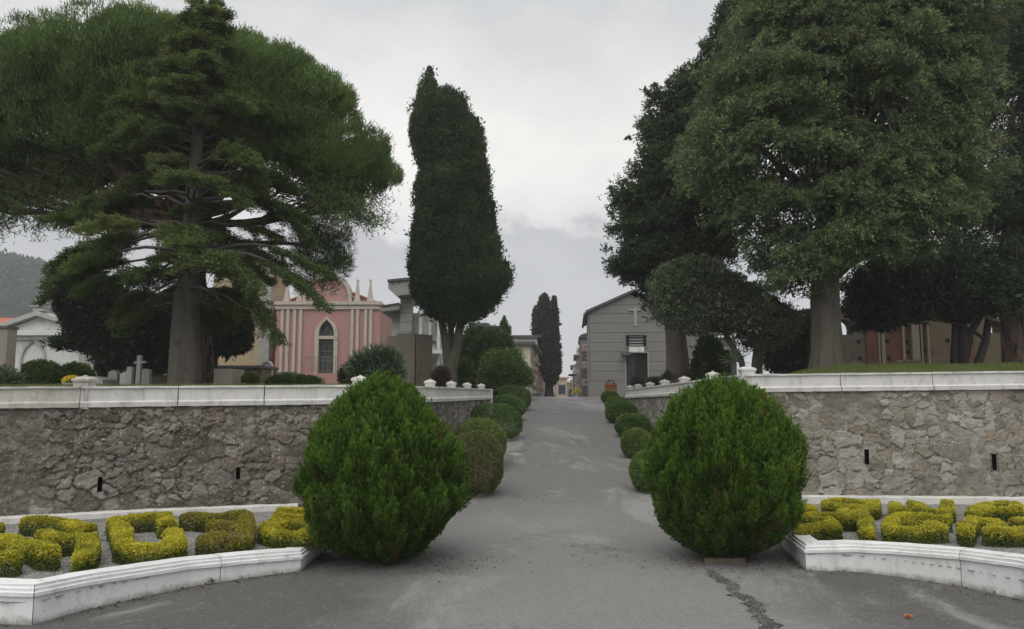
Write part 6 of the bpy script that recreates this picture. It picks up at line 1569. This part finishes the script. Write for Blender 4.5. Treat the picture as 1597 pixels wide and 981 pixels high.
# ------------------------------------------------------------------ brick ruin on the right bank
def ruin():
    Y = 24.0; z0 = 2.1
    t = thing('brick_ruin', (X(1420, Y), Y, z0), 'old brown stone and brick ruin wall with arched openings behind the right-hand trees', 'ruin')
    def XX(u): return X(u, Y, 520)
    def arch_wall(u0, u1, vt, a0, a1, vs, spring, mat):
        """stone panel from u0 to u1 with a rounded opening between a0 and a1"""
        b = MB(); zt, zs, zp = Z(vt, Y), Z(vs, Y), Z(spring, Y); x0, x1, xa, xb = XX(u0), XX(u1), XX(a0), XX(a1)
        b.prism_y([(x0, z0), (x1, z0), (x1, zs), (x0, zs)], Y, Y + .5)
        b.prism_y([(x0, zs), (xa, zs), (xa, zp), (x0, zp)], Y, Y + .5); b.prism_y([(xb, zs), (x1, zs), (x1, zp), (xb, zp)], Y, Y + .5)
        xm, r = (xa + xb) / 2, (xb - xa) / 2; L_ = [(xm - r * math.cos(math.pi / 2 * i / 6), zp + r * .9 * math.sin(math.pi / 2 * i / 6)) for i in range(7)]
        b.prism_y([(x0, zp)] + L_ + [(xm, zt), (x0, zt)], Y, Y + .5); Rr = [(2 * xm - p[0], p[1]) for p in L_]
        b.prism_y([(x1, zt), (xm, zt)] + Rr[::-1] + [(x1, zp)], Y, Y + .5)
        return b.build('wall', M[mat], t)
    arch_wall(1262, 1349, 484, 1300, 1331, 522, 512, 'stone_dry')
    arch_wall(1500, 1640, 470, 1540, 1563, 519, 510, 'ochre_ruin')
    b = MB(); b.box((XX(1349.5), Y - .06, z0), (XX(1366), Y + .5, Z(505, Y))); b.build('brick_pier', M['brick'], t)
    b = MB(); b.box((XX(1505), Y - .1, z0), (XX(1514), Y - .003, Z(510, Y))); b.build('brick_pier', M['brick'], t)
    b = MB(); b.box((XX(1369), Y + .05, z0), (XX(1408), Y + .5, Z(505, Y))); b.box((XX(1409), Y + .1, z0), (XX(1450), Y + .5, Z(505, Y))); b.build('brick_wall', M['brick'], t)
    b = MB(); b.box((XX(1450.5), Y + .02, z0), (XX(1499.5), Y + .5, Z(490, Y))); b.build('wall', M['ochre_ruin'], t)
    for u0, u1 in ((1368.5, 1371.5), (1374, 1379), (1407, 1410.5), (1422, 1433), (1436, 1438), (1446, 1449)):
        b = MB(); b.box((XX(u0), Y - .02, z0), (XX(u1), Y + (.045 if u0 < 1405 else .095), Z(506, Y))); b.build('pilaster_strip', M['concrete'], t)
    for u, v in ((1339, 533), (1341, 559), (1338, 507), (1385, 532), (1388, 559), (1478, 531), (1569, 531), (1416, 533), (1417, 549), (1443, 545), (1512, 533)):
        x, z = X(u, Y, v), Z(v, Y); yy = Y + (.045 if 1369 < u < 1408 else .095 if 1408 < u < 1450 else 0)
        if u == 1512: yy = Y - .1
        b = MB(); b.box((x - .06, yy - .004, z - .06), (x + .06, yy + .05, z + .06)); b.build('putlog_hole', M['void'], t)
    b = MB(); b.box((XX(1368), Y - .04, Z(503, Y)), (XX(1450), Y + .5, Z(499, Y))); b.box((XX(1262), Y - .03, Z(483.5, Y)), (XX(1350), Y + .5, Z(481, Y))); b.build('coping', M['stone_dry'], t)
M['ochre_ruin'] = mottled('brown_ruin_stone', (.22, .17, .11), (.13, .10, .07), 6, .95, 1.0, .03, 24, (.07, .06, .05), 3)
ruin()
def gzr(u, Y): return float(terR(np.array(X(u, Y, 580)), np.array(Y))) - .05
Y = 20.0; z0 = gzr(1340, Y); t = thing('tomb_slab', (X(1340, Y), Y, z0), 'low pale slab at the foot of the brick ruin', 'tomb')
b = MB(); b.prism_y([(X(1328, Y), z0), (X(1353, Y), z0), (X(1352, Y), Z(569, Y)), (X(1341, Y), Z(564, Y)), (X(1328, Y), Z(564, Y))], Y, Y + .8); b.build('slab', M['concrete'], t)
Y = 21.0; z0 = gzr(1423, Y); t = thing('stone_bench', (X(1424, Y), Y, z0), 'small stone bench at the brick ruin between the concrete strips', 'bench')
b = MB(); b.box((X(1410, Y), Y, Z(564, Y)), (X(1438, Y), Y + .4, Z(561, Y))); b.build('seat', M['concrete'], t)
for u in (1414, 1432):
    b = MB(); b.box((X(u, Y), Y + .05, z0), (X(u + 3, Y), Y + .35, Z(564, Y) - .003)); b.build('leg', M['concrete'], t)
Y = 19.5; z0 = gzr(1423, Y); t = thing('grave_mound', (X(1422, Y), Y, z0), 'rounded pale grave mound in the grass below the stone bench', 'grave')
b = MB(); b.lathe((X(1421, Y), Y + .2, z0 - .1), [(.26, 0), (.26, .18), (.2, .27), (.08, .32)], 14); b.build('stone', M['greystone'], t)
# dark tomb and white slab under the oak
Y = 23.0; z0 = 1.85; t = thing('tomb', (X(1137, Y), Y, z0), 'dark iron-gated tomb with a pale lintel behind the thin tree stems', 'tomb')
b = MB(); b.box((X(1122, Y), Y + .3, z0), (X(1153, Y), Y + 2, Z(525, Y))); b.build('wall', M['plaster_grey'], t)
b = MB(); b.box((X(1130, Y), Y + .26, z0), (X(1143, Y), Y + .296, Z(545, Y))); b.build('gate', M['metal'], t)
b = MB(); b.box((X(1124, Y), Y + .1, Z(545, Y)), (X(1144, Y), Y + .297, Z(540, Y))); b.build('lintel', M['white'], t)
Y = 22.0; t = thing('headstone', (X(1184, Y), Y, z0), 'tall pale grey headstone behind the yucca', 'headstone')
b = MB(); b.prism_y([(X(1178, Y), z0), (X(1189, Y), z0), (X(1189, Y), Z(548, Y)), (X(1183, Y), Z(543, Y)), (X(1178, Y), Z(548, Y))], Y, Y + .2); b.build('stone', M['marble'], t)
Y = 44.0; t = thing('house', (X(1085, Y), Y + 2, 1.6), 'plain grey annex wall right of the grey chapel behind the trunk', 'house')
b = MB(); b.box((X(1060, Y), Y, 1.5), (X(1110, Y), Y + 5, Z(500, Y))); b.build('wall', M['plaster_grey'], t)
b = MB(); b.box((X(1058, Y), Y - .2, Z(500, Y) + .003), (X(1112, Y), Y + 5.1, Z(497, Y))); b.build('roof', M['slab'], t)

# ------------------------------------------------------------------ road crack, debris
def crack():
    pts = [(1096, 880), (1112, 893), (1128, 908), (1150, 925), (1172, 940), (1186, 960), (1200, 985), (1215, 1010)]
    P = [(q_.x, q_.y) for q_ in (at_z(u, v, 0) for u, v in pts)]; rs = np.random.RandomState(5); L = polylen(P)[-1]
    S = np.arange(0, L, .012); x, y = sample_path(P, S); nx, ny = path_normals(P, S)
    x = x + .10 * (fbm(S * 6, S * 0 + 2, 3) - .5); V = []; wl_, wr_ = [], []
    for i in range(len(S)):
        w = .008 + .078 * float(smooth(np.array(S[i] / .5)))
        a = w * (.10 + 1.5 * float(fbm(np.array(S[i] * 11), np.array(.5), 9)) ** 1.5); b = w * (.10 + 1.5 * float(fbm(np.array(S[i] * 11), np.array(7.5), 19)) ** 1.5); wl_.append(a); wr_.append(b)
        z0 = float(road_z(np.array(x[i]), np.array(y[i])))
        for k, f in enumerate((-a, -a * .4, b * .4, b)): V.append((x[i] + nx[i] * f, y[i] + ny[i] * f, z0 + (.005 if k in (0, 3) else .004 + rs.uniform(0, .006))))
    n = len(S); i = np.arange(n * 4).reshape(n, 4); f = np.stack([i[:-1, :-1], i[:-1, 1:], i[1:, 1:], i[1:, :-1]], -1).reshape(-1, 4)
    make('road_crack', V, f, M['crumble'], base=(0, 0, 0))['kind'] = 'structure'
    # broken bits lying in it
    m = 2000; k = rs.randint(0, n, m); o = rs.uniform(-1.1, 1.1, m) * np.where(rs.rand(m) < .5, np.array(wl_)[k], np.array(wr_)[k])
    cx, cy = x[k] + nx[k] * o, y[k] + ny[k] * o; r = rs.uniform(.003, .013, m); z = road_z(cx, cy) + .004
    an = rs.uniform(0, 6.28, m); V = np.zeros((m, 5, 3))
    for j in range(4):
        rr = r * rs.uniform(.6, 1.1, m); V[:, j] = np.stack([cx + rr * np.cos(an + j * 1.57), cy + rr * np.sin(an + j * 1.57), z - .003], -1)
    V[:, 4] = np.stack([cx + rs.uniform(-.4, .4, m) * r, cy + rs.uniform(-.4, .4, m) * r, z + r * .8], -1)
    b = (np.arange(m) * 5)[:, None]; f = np.concatenate([b + np.array([[j, (j + 1) % 4, 4]]) for j in range(4)])
    make('crack_rubble', V.reshape(-1, 3), f, M['rubble_bits'], base=(0, 0, 0))['kind'] = 'stuff'
M['rubble_bits'] = mottled('asphalt_bits', (.20, .195, .185), (.11, .105, .10), 60, .95, .5, .005, 90)
M['crumble'] = mottled('crumbled_asphalt', (.085, .082, .078), (.04, .038, .036), 40, .95, 1, .02, 80, (.22, .215, .20), 60, (.6, .66))
crack()
def litter():
    rs = np.random.RandomState(6); lv = Leaves(6); n = 420
    cx = np.concatenate([rs.normal(-1.1, .55, n // 2), rs.normal(2.15, .5, n // 2)]); cy = np.concatenate([rs.normal(7.7, .28, n // 2), rs.normal(7.75, .25, n // 2)])
    z = road_z(cx, cy) + .006; lv.add(np.stack([cx, cy, z], -1), np.concatenate([rs.normal(size=(n, 2)), rs.uniform(0, .25, (n, 1))], 1), .035, .010, rs.rand(n) * .6)
    for pts, d, n2 in ((KL, KLd, 260), (KR, KRd, 260)):
        s = rs.uniform(0, d[-1], n2); x, y = sample_path(pts, s); nx, ny = path_normals(pts, s); o_ = np.abs(rs.normal(0, .10, n2)) + .015
        x, y = x + nx * o_, y + ny * o_; k = y < 9; x, y = x[k], y[k]; n2 = len(x)
        lv.add(np.stack([x, y, road_z(x, y) + .006], -1), np.concatenate([rs.normal(size=(n2, 2)), rs.uniform(0, .3, (n2, 1))], 1), .03, .014, rs.rand(n2))
    o = lv.build('fallen_needles', M['leaf_dry'], None, base=(0, 0, 0)); o['kind'] = 'stuff'
    p = at_z(1415, 964, 0.004); lv = Leaves(8); lv.add(np.array([[p.x, p.y, .012], [p.x + .012, p.y, .014], [p.x - .01, p.y + .01, .012]]), np.array([[1, .2, .2], [-.3, 1, .3], [.6, -.7, .25]]), .05, .035, .8)
    tag(lv.build('fallen_leaf', plain('orange_leaf', (.38, .12, .05))), 'single curled orange leaf lying on the asphalt, right', 'leaf')
litter()
# small weed at the kerb foot
p = at_z(327, 909, 0); t = thing('weed', (p.x, p.y - .02, 0), 'small green weed growing at the foot of the left kerb', 'weed')
lv = Leaves(12); D = sphere_dirs(lv.rs, 60, .1); lv.add(np.array([p.x, p.y - .02, .0]) + D * .03, D, .035, .016, lv.rs.rand(60)); lv.build('foliage', M['leaf_box'], t)

# ------------------------------------------------------------------ thin damp air
def haze():
    b = MB(); b.box((-450, -45, -1.4), (200, 470, 75)); m = bpy.data.materials.new('damp_air'); m.use_nodes = True; t_ = m.node_tree
    for n in list(t_.nodes):
        if n.type == 'BSDF_PRINCIPLED': t_.nodes.remove(n)
    v = t_.nodes.new('ShaderNodeVolumePrincipled'); v.inputs['Color'].default_value = (.92, .95, 1, 1); v.inputs['Density'].default_value = .0012
    t_.links.new(v.outputs[0], t_.nodes['Material Output'].inputs['Volume'])
    o = b.build('haze', m, base=(0, 0, -1.4)); o['kind'] = 'stuff'
HAZE = True
if HAZE: haze()
